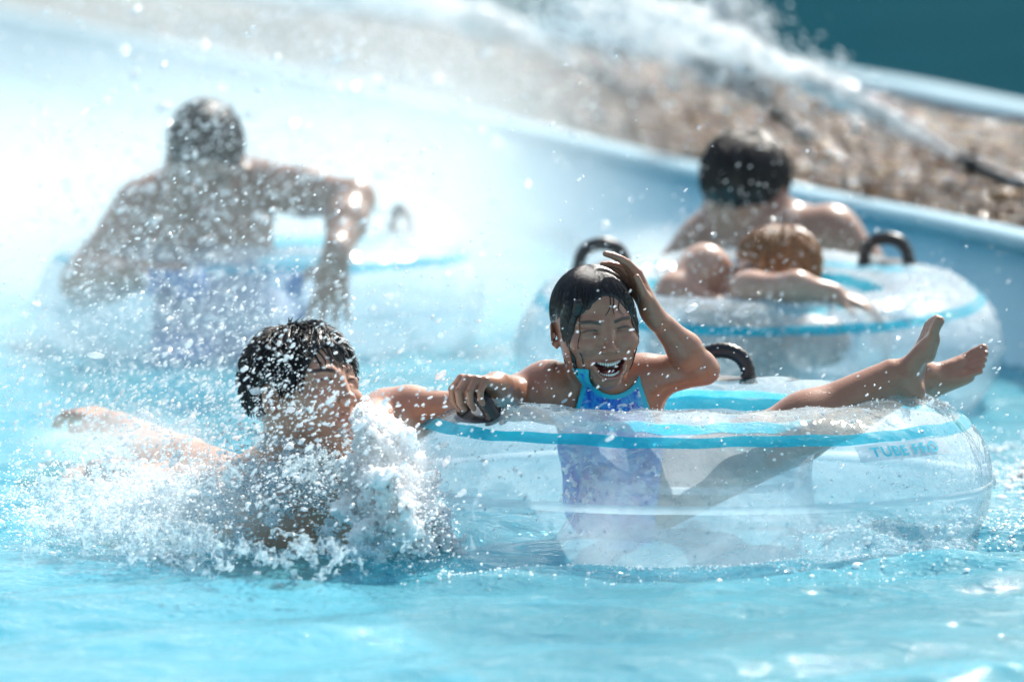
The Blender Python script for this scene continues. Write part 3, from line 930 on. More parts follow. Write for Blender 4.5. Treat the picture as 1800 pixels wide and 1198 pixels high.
def foot(S, ankle, toe, dorsal, side, L):
    """toe direction, dorsal direction, side = sign of the big toe along y"""
    x = unit(toe); z = unit(np.asarray(dorsal) - x * np.dot(x, dorsal)); y = np.cross(z, x) * side
    S.set(np.stack([x, y, z], 1), ankle, L)
    S.ell((-.13, 0, -.20), (.135, .125, .13), k=.08)
    S.cap((0, 0, 0), (-.06, 0, -.14), .135, .13, k=.08)
    S.cap((0, .01, -.06), (.38, .06, -.20), .125, .075, k=.08)
    S.cap((0, -.03, -.12), (.36, -.09, -.235), .11, .062, k=.08)
    S.cap((-.1, -.05, -.24), (.42, -.10, -.262), .07, .05, k=.06)
    S.cap((.30, .10, -.22), (.46, .10, -.235), .078, .07, k=.05)
    S.ell((.06, .125, -.02), .045, k=.04); S.ell((.03, -.125, -.05), .045, k=.04)
    ty = [.125, .055, -.005, -.062, -.115]; tl = [.66, .66, .625, .585, .54]; tr = [.052, .036, .034, .032, .030]
    for i in range(5):
        b = vec(.44 - .03 * i, ty[i] * .95, -.235)
        e = vec(tl[i], ty[i] * 1.05, -.238)
        m = (b + e) / 2 + vec(0.01, 0, .018)
        S.cap(b, m, tr[i] * 1.08, tr[i] * .92, k=.022); S.cap(m, e, tr[i] * .9, tr[i], k=.008)
    S.set(np.eye(3), vec(0, 0, 0), 1)

def body_mesh(S, name, h, parent, skin, paint=None, mat='skin', it=1, fine=None):
    if fine is None:
        V, F = polygonize(S, h)
        V = relax(V, F, it, .45)
    else:
        c_, r_, hf = fine
        rr = lambda P: np.sqrt(((P - c_) ** 2).sum(1))
        V1, F1 = polygonize(S, h, post=lambda P, d: np.maximum(d, r_ - .003 - rr(P)))
        V2, F2 = polygonize(S, hf, lo=c_ - r_ - .01, hi=c_ + r_ + .01, post=lambda P, d: np.maximum(d, rr(P) - r_))
        V1 = relax(V1, F1, it, .45); V2 = relax(V2, F2, it, .45)
        V = np.concatenate([V1, V2]); F = np.concatenate([F1, F2 + len(V1)])
    C = np.tile(np.asarray(skin, float), (len(V), 1))
    n = vnoise(V, 22, 4)[:, None]; C *= 1 + .07 * n * vec(.8, 1, 1.1)
    if paint: paint(V, C)
    return mesh_obj(name, V, F, M[mat], parent, C)

def make_hair(Rm, c, s, parent, cut, grow=.022, locks=(), h=.0022, color=(.012, .010, .010), groove=.004, gf=(46, 46, 10), add=None, kcut=.01):
    """a wet cap of hair over the skull with combed grooves; cut(Q)->positive where skin shows"""
    S = Sdf(); S.set(Rm, c, s)
    S.ell((0, .07, .13), (.335 + grow, .425 + grow, .37 + grow), k=.03)
    if add: add(S)
    for pts, rad in locks:
        S.path(spline(pts, 9), np.interp(np.linspace(0, 1, 9), np.linspace(0, 1, len(rad)), rad), k=.03)
    S.set(np.eye(3), vec(0, 0, 0), 1)
    def post(P, d):
        Q = ((P - c) @ Rm) / s
        az = np.arctan2(Q[:, 0], -(Q[:, 1] - .05)); 
        # grooves run from the crown down
        g = vnoise(np.stack([az * 1.0, Q[:, 2] * .12, Q[:, 1] * .12 + Q[:, 0] * .0], 1), 16, 2) + .6 * vnoise(np.stack([az, Q[:, 2] * .15, Q[:, 2] * 0], 1), 37, 3)
        d = d + g * groove * s
        ct = cut(Q) * s
        kk = kcut * s; hh = np.clip(.5 - .5 * (-ct - d) / -kk * -1, 0, 1)
        return np.maximum(d, ct + g * groove * s)
    V, F = polygonize(S, h, post=post, offset=0.0)
    V = relax(V, F, 1, .35)
    C = np.tile(np.asarray(color, float), (len(V), 1)); C *= 1 + .45 * vnoise(V, 60, 8)[:, None] + .45 * vnoise(V, 22, 5)[:, None]
    return mesh_obj('hair', V, F, M['hair'], parent, C), S

def project(S, P, off, it=2):
    e = 4e-4
    for _ in range(it):
        d = S.ev(P); g = np.stack([S.ev(P + v) - d for v in np.eye(3) * e], 1) / e
        g /= np.linalg.norm(g, axis=1)[:, None] + 1e-9
        P = P - g * (d - off)[:, None]
    return P, g
def strands(name, S, polylines, rad, mat, parent, color, off=.001, lift=None, n=4):
    """thin strands laid on the surface of S"""
    L = np.array(polylines); k, m, _ = L.shape
    P, g = project(S, L.reshape(-1, 3), off)
    if lift is not None: P = P + g * np.tile(lift, k)[:, None]
    P = P.reshape(k, m, 3)
    T = np.gradient(P, axis=1); T /= np.linalg.norm(T, axis=2)[:, :, None] + 1e-9
    G = g.reshape(k, m, 3); B = np.cross(T, G); B /= np.linalg.norm(B, axis=2)[:, :, None] + 1e-9
    rr = np.asarray(rad)[None, :, None] if np.ndim(rad) else rad
    ang = np.linspace(0, 2 * math.pi, n, endpoint=False)
    R_ = np.stack([P + rr * (math.cos(a) * B + math.sin(a) * G) for a in ang], 2)  # k,m,n,3
    V = R_.reshape(-1, 3)
    base = (np.arange(k) * m * n)[:, None, None]; i = (np.arange(m - 1) * n)[None, :, None]; j = np.arange(n)[None, None, :]
    a = base + i + j; b = base + i + (j + 1) % n
    F = np.stack([a, b, b + n, a + n], -1).reshape(-1, 4)
    return mesh_obj(name, V, F, M[mat], parent, np.tile(np.asarray(color, float), (len(V), 1)))
plain('tongue', (.36, .10, .09), .25)
# ------------------------------------------------------------------ the laughing girl
def ellcut(Q, c, r, k=.25):
    return (1 - np.sqrt((((Q - np.asarray(c)) / np.asarray(r)) ** 2).sum(1))) * k

def build_girl():
    skin = vec(.405, .19, .118)
    root = empty('person', (TC[0] - .14, 9.2, 0))
    tag(root, 'laughing girl with wet black hair and blue patterned swimsuit, one hand on her head', 'person')
    S = Sdf()
    hc = W(1046, 574, 9.13); hs = .191; Rh = rotm(15, 3, -5)
    head(S, Rh, hc, hs, laugh=1)
    P = lambda px, py, y: W(px, py, y)
    # neck and trunk
    S.cap(hc + Rh @ vec(0, .06, -.28) * hs, P(1062, 712, 9.22), .040, .043, k=.018)
    S.cap(P(1000, 695, 9.21), P(1128, 690, 9.23), .036, .036, k=.03)
    S.ell(P(1070, 745, 9.22), (.082, .062, .085), k=.04)
    S.ell(P(1080, 830, 9.23), (.074, .060, .09), k=.05)
    S.ell(P(1092, 890, 9.22), (.085, .075, .065), k=.04)
    # her right arm, reaching the handle on the left
    sh, el, wr = P(962, 690, 9.18), P(904, 700, 9.20), P(874, 677, 8.985)
    S.cap(P(1005, 690, 9.21), sh, .036, .043, k=.03)
    S.ell(sh + vec(.0, -.005, .004), (.045, .045, .044), k=.03)
    S.cap(sh, el, .040, .032, k=.02); S.cap(el, wr, .034, .022, k=.02)
    hd = P(848, 672, 9.045)
    hand(S, wr, unit(P(832, 668, 8.93) - wr), vec(-.15, -.25, 1), -1, .135, curls=[(46, 62, 30), (50, 64, 32), (54, 62, 30), (56, 60, 30)], spread=4,
         thumb=(.30, .26, -.16, .40, .22, -.34))
    # her left arm: elbow out to the right, hand on her head
    sh, el, wr = P(1130, 664, 9.22), P(1234, 648, 9.20), P(1146, 549, 9.14)
    S.cap(P(1110, 688, 9.22), sh, .032, .036, k=.03)
    S.cap(sh, el, .036, .0255, k=.02); S.cap(el, el + vec(.013, .004, -.006), .024, .014, k=.012)
    S.cap(el, lerp(el, wr, .35), .0235, .0265, k=.012); S.cap(lerp(el, wr, .35), wr, .0265, .0155, k=.014)
    hand(S, wr, unit(P(1108, 478, 9.15) - wr), unit(vec(.82, .45, .35)), 1, .128, curls=[(24, 14, 8), (14, 26, 12), (20, 30, 14), (12, 12, 8)], spread=8,
         thumb=(.30, .30, -.10, .46, .38, -.14))
    # legs: over the right side of the tube
    k1, a1 = P(1325, 784, 9.08), P(1567, 662, 9.13)
    S.cap(P(1105, 884, 9.17), k1, .066, .050, k=.03)
    S.ell(k1, (.047, .044, .044), k=.02)
    cm = lerp(k1, a1, .38) + vec(0, 0, -.004)
    S.cap(k1, cm, .043, .045, k=.02); S.cap(cm, a1, .045, .0285, k=.03)
    foot(S, a1 + vec(.006, 0, -.002), unit(vec(.22, -.22, .98)), unit(vec(-1, -.30, .1)), -1, .170)
    k2, a2 = P(1400, 764, 9.33), P(1618, 660, 9.36)
    S.cap(P(1110, 884, 9.27), k2, .064, .046, k=.03)
    S.cap(k2, lerp(k2, a2, .4), .044, .042, k=.02); S.cap(lerp(k2, a2, .4), a2, .042, .027, k=.02)
    foot(S, a2 + vec(.002, 0, .0), unit(vec(.93, -.12, .52)), unit(vec(-.38, -.75, .70)), 1, .162)

    def paint(V, C):
        head_colors(V, C, Rh, hc, hs, skin, 1)
        # paler soles, redder toes and knuckles
        for f, r_, col, w_ in ((P(1613, 575, 9.1), .035, (.60, .26, .17), .35), (P(1722, 640, 9.36), .035, (.60, .26, .17), .35), (P(1100, 490, 9.14), .04, (.55, .23, .15), .3),
                               (el, .05, (.50, .22, .14), .25)):
            m = np.exp(-(((V - f) / r_) ** 2).sum(1))[:, None] * w_
            C[:] = C * (1 - m) + np.asarray(col) * m
    body = body_mesh(S, 'body', .0022, root, skin, paint, fine=(hc + Rh @ vec(0, -.05, -.05) * hs, .112, .0012))
    teeth(Rh, hc, hs, root)
    for x in (-1, 1):
        mb = MB(); ctr = vec(x * .150, -.329, .004)
        mb.add((IC2_V * .046 + ctr) * hs @ Rh.T + hc, None, IC2_F)
        mb.build('eye', M['iris'], root)
    # swimsuit: a skin-tight shell over the trunk
    torso = [q for q in S.p]
    ccx = P(1075, 720, 9.2)[0]
    zs = [P(1000, y_, 9.2)[2] for y_ in (630, 670, 725, 760, 940)]
    def suit(P_, d):
        px = P_[:, 0]; pz = P_[:, 2]
        lft = np.interp(-pz, [-z for z in zs], [P(1002, 0, 9.2)[0], P(1023, 0, 9.2)[0], P(1008, 0, 9.2)[0], P(985, 0, 9.2)[0], P(950, 0, 9.2)[0]])
        rgt = np.interp(-pz, [-z for z in zs], [P(1119, 0, 9.2)[0], P(1128, 0, 9.2)[0], P(1147, 0, 9.2)[0], P(1166, 0, 9.2)[0], P(1148, 0, 9.2)[0]])
        nk = P(1079, 641, 9.2)
        rn = np.sqrt((px - nk[0]) ** 2 * 1.0 + (pz - nk[2]) ** 2) - .0425
        reg = np.maximum.reduce([lft - px, px - rgt, -rn, pz - P(0, 634, 9.2)[2], P(0, 975, 9.2)[2] - pz])
        hip = (pz - P(0, 850, 9.2)[2]) ; leg = px - (P(1150, 0, 9.2)[0] + np.maximum(0, hip) * .6)
        return reg
    S2 = Sdf(); S2.p = [q for q in torso]
    V, F = polygonize(S2, .0022, lo=P(960, 985, 9.05), hi=P(1200, 630, 9.40), post=lambda P_, d: np.maximum(np.abs(d - .0022) - .0024, suit(P_, d)))
    V = relax(V, F, 1, .4)
    reg = suit(V, None)
    C = np.zeros((len(V), 3)); C[:, 0] = smooth(reg, -.0085, -.0075) * (V[:, 2] > P(0, 760, 9.2)[2])
    mesh_obj('swimsuit', V, F, M['swimsuit'], root, C)
    # wet hair
    GF = ((.030, -.50, -.09), (.258, .36, .445))
    def cut(Q):
        a = ellcut(Q, GF[0], GF[1])
        b = ellcut(Q, (-.39, .07, -.07), (.14, .13, .16))
        c_ = ellcut(Q, (0, -.2, -.62), (.5, .3, .28))
        return np.maximum.reduce([a, b, c_])
    locks = [([(-.20, -.26, .24), (-.262, -.235, .05), (-.275, -.235, -.16), (-.250, -.230, -.36)], [.05, .034, .026, .010]),
             ([(-.26, -.18, .22), (-.298, -.15, .04), (-.285, -.19, -.10), (-.26, -.22, -.20)], [.05, .042, .028, .010]),
             ([(.22, -.22, .26), (.285, -.19, .05), (.285, -.17, -.16), (.25, -.15, -.34)], [.045, .040, .030, .014]),
             ([(-.12, .32, .0), (-.12, .28, -.22), (-.17, .20, -.36), (-.26, .13, -.42)], [.14, .10, .05, .014]),
             ([(.10, .34, .0), (.06, .30, -.25), (-.02, .26, -.5)], [.16, .13, .06])]
    hair, HS = make_hair(Rh, hc, hs, root, cut, grow=.013, locks=locks, h=.0018, groove=.007, color=(.011, .009, .009))
    rs = np.random.RandomState(3)
    L = []
    for i in range(900):
        az = rs.uniform(-math.pi, math.pi); ln = rs.uniform(.5, 1.35); st = rs.uniform(.05, .5); w1 = rs.normal(0, .09)
        t = np.linspace(st, min(st + ln, 1.75), 12)
        a2_ = az + w1 * (t - st) + .04 * np.sin(t * 9 + i)
        q = np.stack([np.sin(a2_) * np.sin(t) * .38, .10 - np.cos(a2_) * np.sin(t) * .46, .12 + np.cos(t) * .41], 1)
        if (ellcut(q, GF[0], GF[1]) > -.01).any() or (ellcut(q, (-.39, .07, -.07), (.14, .13, .16)) > 0).any(): 
            ok = (ellcut(q, GF[0], GF[1]) < -.012)
            if ok.sum() < 6: continue
            n_ = int(np.argmin(ok)) if not ok.all() else 12
            if n_ < 4: continue
            q = spline(q[:n_], 12)
        L.append((q * hs) @ Rh.T + hc)
    strands('hair_strands', HS, L, np.linspace(.0008, .0003, 12), 'hair', hair, (.013, .011, .011), off=.0008, n=4)
    # a few loose wet strands across the temple and down to the jaw
    L = []
    for i in range(1):
        x0 = -.245 + rs.normal(0, .016); 
        q = spline([(x0, -.30, .20 + rs.normal(0, .03)), (x0 - .03 + rs.normal(0, .012), -.345, .02), (x0 - .005 + rs.normal(0, .02), -.33, -.18), (x0 + .01 + rs.normal(0, .02), -.30, -.36 - rs.rand() * .06)], 12)
        L.append((q * hs) @ Rh.T + hc)
    for i in range(5):
        x0 = .275 + rs.normal(0, .012)
        q = spline([(x0 - .05, -.30, .20), (x0, -.28, .02), (x0 + rs.normal(0, .01), -.26, -.15), (x0 - .02 + rs.normal(0, .015), -.24, -.3 - rs.rand() * .1)], 12)
        L.append((q * hs) @ Rh.T + hc)
    for i in range(3):
        x0 = rs.uniform(.02, .20)
        q = spline([(x0, -.28, .36), (x0 + .01, -.35, .26), (x0 + rs.normal(0, .015), -.385, .20), (x0 + rs.normal(0, .03), -.40, .15)], 12)
        L.append((q * hs) @ Rh.T + hc)
    strands('hair_strands', S, L, np.linspace(.0012, .0004, 12), 'hair', hair, (.013, .011, .011), off=.0008, n=4)
    return root
girl = build_girl()

# ------------------------------------------------------------------ the boy in the splash
def short_hair(root, Rh, hc, hs, cut, HSgrow, seed, n, color, lenf=1.0, rad=.0012, spike=.006, parent=None, extra=None, groove=.012, h=.0022):
    hair, HS = make_hair(Rh, hc, hs, root, cut, grow=HSgrow, h=h, groove=groove, color=color)
    rs = np.random.RandomState(seed); L = []
    for i in range(n):
        az = rs.uniform(-math.pi, math.pi); st = math.acos(1 - rs.rand() * 1.25) ; ln = rs.uniform(.15, .42) * lenf
        t = np.linspace(st, st + ln, 7)
        a2_ = az + rs.normal(0, .35) * (t - st)
        q = np.stack([np.sin(a2_) * np.sin(t) * .36, .10 - np.cos(a2_) * np.sin(t) * .44, .12 + np.cos(t) * .39], 1)
        if (cut(q) > -.004).any(): continue
        L.append((q * hs) @ Rh.T + hc)
    strands('hair_strands', HS, L, np.array([1, 1, .95, .85, .7, .5, .2]) * rad, 'hair', hair, color, off=.0004, lift=np.linspace(0, 1, 7) ** 1.6 * spike, n=4)
    return hair, HS

def build_boy():
    skin = vec(.56, .29, .19)
    root = empty('person', tuple(W(540, 850, 9.1)))
    tag(root, 'dark-haired boy swimming behind a white splash, one arm gripping the tube of the laughing girl', 'person')
    P = lambda px, py, y: W(px, py, y)
    S = Sdf()
    hc = P(538, 690, 9.05); hs = .214; Rh = rotm(45, -20, 6)
    head(S, Rh, hc, hs, laugh=0, male=True)
    S.cap(hc + Rh @ vec(0, .10, -.22) * hs, P(518, 840, 9.12), .058, .066, k=.02)
    S.cap(P(450, 868, 9.2), P(605, 850, 9.05), .055, .052, k=.04)
    S.ell(P(520, 905, 9.15), (.15, .10, .11), k=.06); S.ell(P(490, 925, 9.4), (.13, .14, .08), k=.06)
    S.cap(P(500, 930, 9.2), P(330, 905, 9.6), .095, .080, k=.05)
    S.cap(P(330, 905, 9.6), P(200, 884, 9.85), .082, .074, k=.05)
    S.cap(P(200, 884, 9.85), P(70, 872, 10.2), .066, .05, k=.03)
    # left arm to the tube handle
    sh, el, wr = P(612, 800, 9.02), P(682, 729, 9.22), P(795, 716, 9.14)
    S.cap(P(600, 850, 9.05), sh, .05, .05, k=.03)
    S.cap(sh, el, .050, .040, k=.03); S.cap(el, lerp(el, wr, .35), .041, .041, k=.02); S.cap(lerp(el, wr, .35), wr, .041, .026, k=.02)
    hand(S, wr, unit(vec(1, -.35, .25)), vec(-.2, -.75, .6), 1, .15, curls=[(52, 60, 30)] * 4, spread=3, thumb=(.30, .26, -.16, .42, .2, -.28))
    # right arm thrown back
    sh, el, wr = P(440, 860, 9.25), P(330, 808, 9.75), P(205, 745, 10.1)
    S.cap(P(455, 868, 9.2), sh, .05, .05, k=.03)
    S.cap(sh, el, .048, .038, k=.03); S.cap(el, wr, .038, .023, k=.02)
    hand(S, wr, unit(P(140, 720, 10.15) - wr), vec(.1, -.3, 1), 1, .145, curls=[(18, 24, 16), (22, 26, 18), (26, 28, 20), (30, 30, 22)], spread=3)
    def paint(V, C):
        head_colors(V, C, Rh, hc, hs, skin, 0, lip=(.40, .14, .12), male=True)
        for f, r_, w_ in ((P(650, 735, 9.05), .09, .4),):
            m = np.exp(-(((V - f) / r_) ** 2).sum(1))[:, None] * w_
            C[:] = C * (1 - m) + vec(.52, .19, .11) * m
    body = body_mesh(S, 'body', .0028, root, skin, paint, fine=(hc, .125, .0015))
    for x in (-1, 1):
        mb = MB(); mb.add((IC2_V * .046 + vec(x * .150, -.329, .004)) * hs @ Rh.T + hc, None, IC2_F); mb.build('eye', M['iris'], root)
    def cut(Q):
        a = ellcut(Q, (0, -.50, -.13), (.31, .42, .46))
        b = ellcut(Q, (-.38, .05, -.06), (.13, .10, .14)); b2 = ellcut(Q, (.36, .03, -.07), (.12, .10, .13))
        c_ = ellcut(Q, (0, -.25, -.45), (.5, .42, .32))
        c2 = (-.42 - Q[:, 2] + .0 * Q[:, 1]) * .5
        return np.maximum.reduce([a, b, b2, c_, c2])
    hair, HS = short_hair(root, Rh, hc, hs, cut, .035, 9, 1500, (.010, .009, .009), lenf=1.1, spike=.011, rad=.0015, h=.0022)
    # nape hair and wet strands over the forehead
    rs = np.random.RandomState(4); L = []
    for i in range(26):
        x0 = rs.uniform(-.22, .24)
        e = rs.uniform(.06, .20)
        q = spline([(x0 * .8 - .05, -.20, .42), (x0, -.345, .30), (x0 + .02 + rs.normal(0, .02), -.40, .20), (x0 + .03 + rs.normal(0, .03), -.415, e)], 12)
        L.append((q * hs) @ Rh.T + hc)
    strands('hair_strands', S, L, np.linspace(.0022, .0004, 12), 'hair', hair, (.010, .009, .009), off=.001, n=5)
    # dark swim shorts breaking the surface
    V, F = polygonize(S, .004, lo=P(90, 1010, 9.4), hi=P(360, 780, 10.1), post=lambda P_, d: np.maximum.reduce([np.abs(d - .004) - .003, np.maximum(P_[:, 0] - P(340, 0, 9.6)[0], P(150, 0, 9.9)[0] - P_[:, 0]), P_[:, 2] + .03]))
    if len(V): mesh_obj('swim_shorts', V, F, M['shorts_dark'], root)
    return root
boy = build_boy()

# ------------------------------------------------------------------ the man in the mist
def build_mist_man():
    skin = vec(.30, .15, .095)
    root = empty('person', tuple(W(400, 600, 12.6)))
    tag(root, 'man leaning over his tube in white mist, one hand hanging with spread fingers', 'person')
    P = lambda px, py, y: W(px, py, y)
    S = Sdf(); Y = 12.55
    hc = P(360, 278, Y - .12); hs = .232; Rh = rotm(12, 34, 4)
    head(S, Rh, hc, hs, male=True)
    S.cap(hc + Rh @ vec(0, .10, -.2) * hs, P(350, 340, Y), .065, .075, k=.03)
    S.cap(P(268, 372, Y), P(435, 345, Y), .062, .060, k=.06); S.cap(P(350, 345, Y), P(262, 372, Y), .06, .05, k=.05)
    S.ell(P(355, 390, Y), (.145, .11, .12), k=.06); S.ell(P(380, 460, Y), (.125, .10, .12), k=.06); S.ell(P(400, 530, Y + .03), (.14, .11, .10), k=.05)
    sh, el, wr = P(252, 378, Y - .02), P(150, 496, Y - .1), P(252, 482, Y - .25)
    S.cap(sh, el, .075, .052, k=.04); S.cap(el, lerp(el, wr, .4), .052, .05, k=.02); S.cap(lerp(el, wr, .4), wr, .05, .034, k=.02)
    hand(S, wr, unit(P(330, 468, Y - .33) - wr), vec(0, -.2, 1), -1, .18, curls=[(25, 30, 20)] * 4, spread=5)
    sh, el, wr = P(445, 322, Y - .02), P(622, 352, Y - .22), P(590, 450, Y - .43)
    S.cap(sh, lerp(sh, el, .5), .06, .052, k=.03); S.cap(lerp(sh, el, .5), el, .052, .044, k=.03); S.cap(el, lerp(el, wr, .4), .046, .044, k=.02); S.cap(lerp(el, wr, .4), wr, .044, .029, k=.02)
    hand(S, wr, unit(P(580, 540, Y - .46) - wr), vec(.1, -1, .25), -1, .175, curls=[(10, 14, 8), (4, 8, 6), (8, 10, 6), (6, 8, 6)], spread=13, thumb=(.28, .34, -.05, .42, .46, -.1))
    S.cap(P(350, 555, Y - .05), P(335, 660, Y - .32), .10, .08, k=.04); S.cap(P(450, 555, Y - .05), P(490, 660, Y - .32), .10, .08, k=.04)
    def paint(V, C): head_colors(V, C, Rh, hc, hs, skin, 0, male=True)
    body_mesh(S, 'body', .0045, root, skin, paint)
    def cut(Q):
        return np.maximum.reduce([ellcut(Q, (0, -.50, -.16), (.30, .40, .44)), ellcut(Q, (-.36, .03, -.07), (.12, .10, .13)), ellcut(Q, (.36, .03, -.07), (.12, .10, .13)), (-.30 - Q[:, 2]) * .5])
    short_hair(root, Rh, hc, hs, cut, .02, 12, 500, (.02, .016, .014), spike=.005, rad=.0018, h=.004)
    tz = P(0, 452, Y)[2]
    V, F = polygonize(S, .006, lo=P(240, 760, Y - .7), hi=P(560, 440, Y + .3), post=lambda P_, d: np.maximum.reduce([np.abs(d - .008) - .006, P_[:, 2] - tz, P(268, 0, Y)[0] - P_[:, 0], P_[:, 0] - P(545, 0, Y)[0]]))
    mesh_obj('swim_shorts', V, F, M['shorts_blue'], root)
build_mist_man()

# ------------------------------------------------------------------ the man seen from behind
def build_rear_man():
    skin = vec(.42, .24, .17)
    root = empty('person', tuple(W(1330, 560, 11.9)))
    tag(root, 'man with short dark hair seen from behind, bare wet shoulders over the tube', 'person')
    P = lambda px, py, y: W(px, py, y)
    S = Sdf(); Y = 11.92
    hc = P(1312, 334, Y); hs = .232; Rh = rotm(158, 6, 3)
    head(S, Rh, hc, hs, male=True)
    S.cap(hc + Rh @ vec(0, .10, -.2) * hs, P(1330, 432, Y), .062, .068, k=.03)
    S.cap(P(1240, 434, Y), P(1458, 416, Y - .05), .062, .066, k=.05)
    S.ell(P(1340, 470, Y + .02), (.15, .10, .13), k=.06)
    S.cap(P(1340, 500, Y), P(1335, 660, Y + .1), .12, .12, k=.05)
    S.cap(P(1458, 418, Y - .05), P(1512, 462, Y - .06), .060, .048, k=.03); S.cap(P(1512, 462, Y - .06), P(1545, 545, Y + .02), .044, .034, k=.02)
    hand(S, P(1545, 545, Y + .02), vec(.2, -.1, -1), vec(1, 0, 0), 1, .17)
    S.cap(P(1238, 436, Y), P(1185, 478, Y), .056, .046, k=.03); S.cap(P(1185, 478, Y), P(1160, 550, Y + .05), .042, .033, k=.02)
    hand(S, P(1160, 550, Y + .05), vec(-.2, -.1, -1), vec(-1, 0, 0), -1, .17)
    body_mesh(S, 'body', .004, root, skin, lambda V, C: head_colors(V, C, Rh, hc, hs, skin, 0, male=True))
    def cut(Q):
        return np.maximum.reduce([ellcut(Q, (0, -.50, -.16), (.30, .40, .44)), ellcut(Q, (-.36, .03, -.07), (.12, .10, .13)), ellcut(Q, (.36, .03, -.07), (.12, .10, .13)), (-.34 - Q[:, 2]) * .5])
    short_hair(root, Rh, hc, hs, cut, .045, 15, 900, (.020, .016, .014), spike=.008, rad=.0018, h=.0035)
build_rear_man()

# ------------------------------------------------------------------ the child lying in the rear tube
def build_child():
    skin = vec(.58, .35, .26)
    root = empty('person', tuple(W(1320, 540, 11.1)))
    tag(root, 'brown-haired child lying in the rear tube, one arm folded along its rim', 'person')
    P = lambda px, py, y: W(px, py, y)
    S = Sdf(); Y = 11.12
    hc = P(1360, 482, Y + .02); hs = .172; Rh = rotm(-70, -12, -12)
    head(S, Rh, hc, hs)
    S.cap(hc + Rh @ vec(0, .08, -.2) * hs, P(1310, 530, Y + .05), .042, .045, k=.02)
    S.cap(P(1240, 500, Y + .05), P(1360, 540, Y + .05), .045, .045, k=.03)
    S.ell(P(1290, 560, Y + .05), (.09, .07, .08), k=.04); S.cap(P(1280, 580, Y + .05), P(1330, 665, Y + .1), .085, .085, k=.04)
    # raised far arm: shoulder, elbow and hand at the face
    sh, el, wr = P(1238, 470, Y + .02), P(1182, 512, Y - .04), P(1262, 540, Y - .04)
    S.ell(sh, (.046, .045, .040), k=.03); S.cap(sh, el, .040, .031, k=.03); S.cap(el, wr, .031, .023, k=.02)
    hand(S, wr, unit(P(1310, 545, Y) - wr), vec(.2, -.5, 1), 1, .12, curls=[(45, 50, 20)] * 4, spread=2)
    # near arm along the rim
    sh, el, wr = P(1318, 512, Y - .10), P(1400, 503, Y - .16), P(1466, 516, Y - .15)
    S.cap(P(1320, 530, Y), sh, .04, .036, k=.03); S.cap(sh, el, .033, .027, k=.03); S.cap(el, wr, .027, .019, k=.02)
    hand(S, wr, unit(vec(1, -.05, -.35)), vec(0, -.2, 1), -1, .12, curls=[(18, 20, 14)] * 4, spread=3)
    S.cap(P(1300, 600, Y), P(1450, 600, Y + .05), .06, .05, k=.04)
    body_mesh(S, 'body', .003, root, skin, lambda V, C: head_colors(V, C, Rh, hc, hs, skin, 0, lip=(.45, .2, .17)))
    def cut(Q):
        return np.maximum.reduce([ellcut(Q, (0, -.50, -.16), (.26, .36, .42)), ellcut(Q, (-.36, .03, -.07), (.10, .08, .12)), ellcut(Q, (.36, .03, -.07), (.10, .08, .12)), (-.42 - Q[:, 2]) * .5])
    short_hair(root, Rh, hc, hs, cut, .05, 21, 700, (.36, .18, .085), spike=.008, rad=.0022, lenf=1.8, h=.003, groove=.05)
build_child()
# ------------------------------------------------------------------ sprayers and their jets
def along(o, d, n, L, spread0, spread1, rs, curve=vec(0, 0, 0), pw=1.0, dens=1.0):
    t = rs.rand(n) ** dens; d = unit(d); u = unit(np.cross(d, vec(0, 0, 1))); w_ = np.cross(d, u)
    r = lerp(spread0, spread1, t ** pw); a = rs.rand(n) * 6.283; q = np.abs(rs.normal(0, .55, n))
    P = o + d * (t * L)[:, None] + (r * q * np.cos(a))[:, None] * u + (r * q * np.sin(a))[:, None] * w_ + curve * (t ** 2)[:, None]
    return P, t, q
rs = np.random.RandomState(21)
SPRAY_P, SPRAY_S, SPRAY_D = [], [], []
def sprayer(px, py, y, bx, by, yb, label):
    tip = W(px, py, y); base = W(bx, by, yb); base[2] = gz + .02
    root = empty('water_sprayer', tuple(base)); tag(root, label, 'sprayer', 'sprayers on the gravel strip')
    d = unit(tip - base)
    mb = MB(); mb.tube([base - d * .25 + vec(0, 0, -.05), base, lerp(base, tip, .8)], [.017, .017, .016], 16); mb.build('pipe', M['pipe'], root)
    mb = MB(); mb.tube([lerp(base, tip, .78), lerp(base, tip, .84), lerp(base, tip, .85), lerp(base, tip, .95), tip], [.021, .021, .016, .014, .009], 18); mb.build('nozzle', M['pipe'], root)
    mb = MB(); mb.tube([lerp(base, tip, .30), lerp(base, tip, .36)], [.023, .023], 18); mb.build('clamp', M['metal'], root)
    mb = MB(); m_ = lerp(base, tip, .33); mb.tube([m_, vec(m_[0], m_[1], gz - .05)], [.009, .009], 10); mb.build('stake', M['metal'], root)
    return tip, d
def jet(tip, target, L, s0, s1, n, curve, size=.0035):
    d = unit(target - tip)
    P, t, q = along(tip, d, n, L, s0, s1, rs, curve, .9, .62)
    SPRAY_P.append(P); SPRAY_S.append(np.exp(rs.normal(math.log(size), .5, n)) * lerp(.75, 1.25, t)); SPRAY_D.append(np.tile(d, (n, 1)) + rs.normal(0, .12, (n, 3)))
    # the solid white core near the nozzle
    return d
jets = []
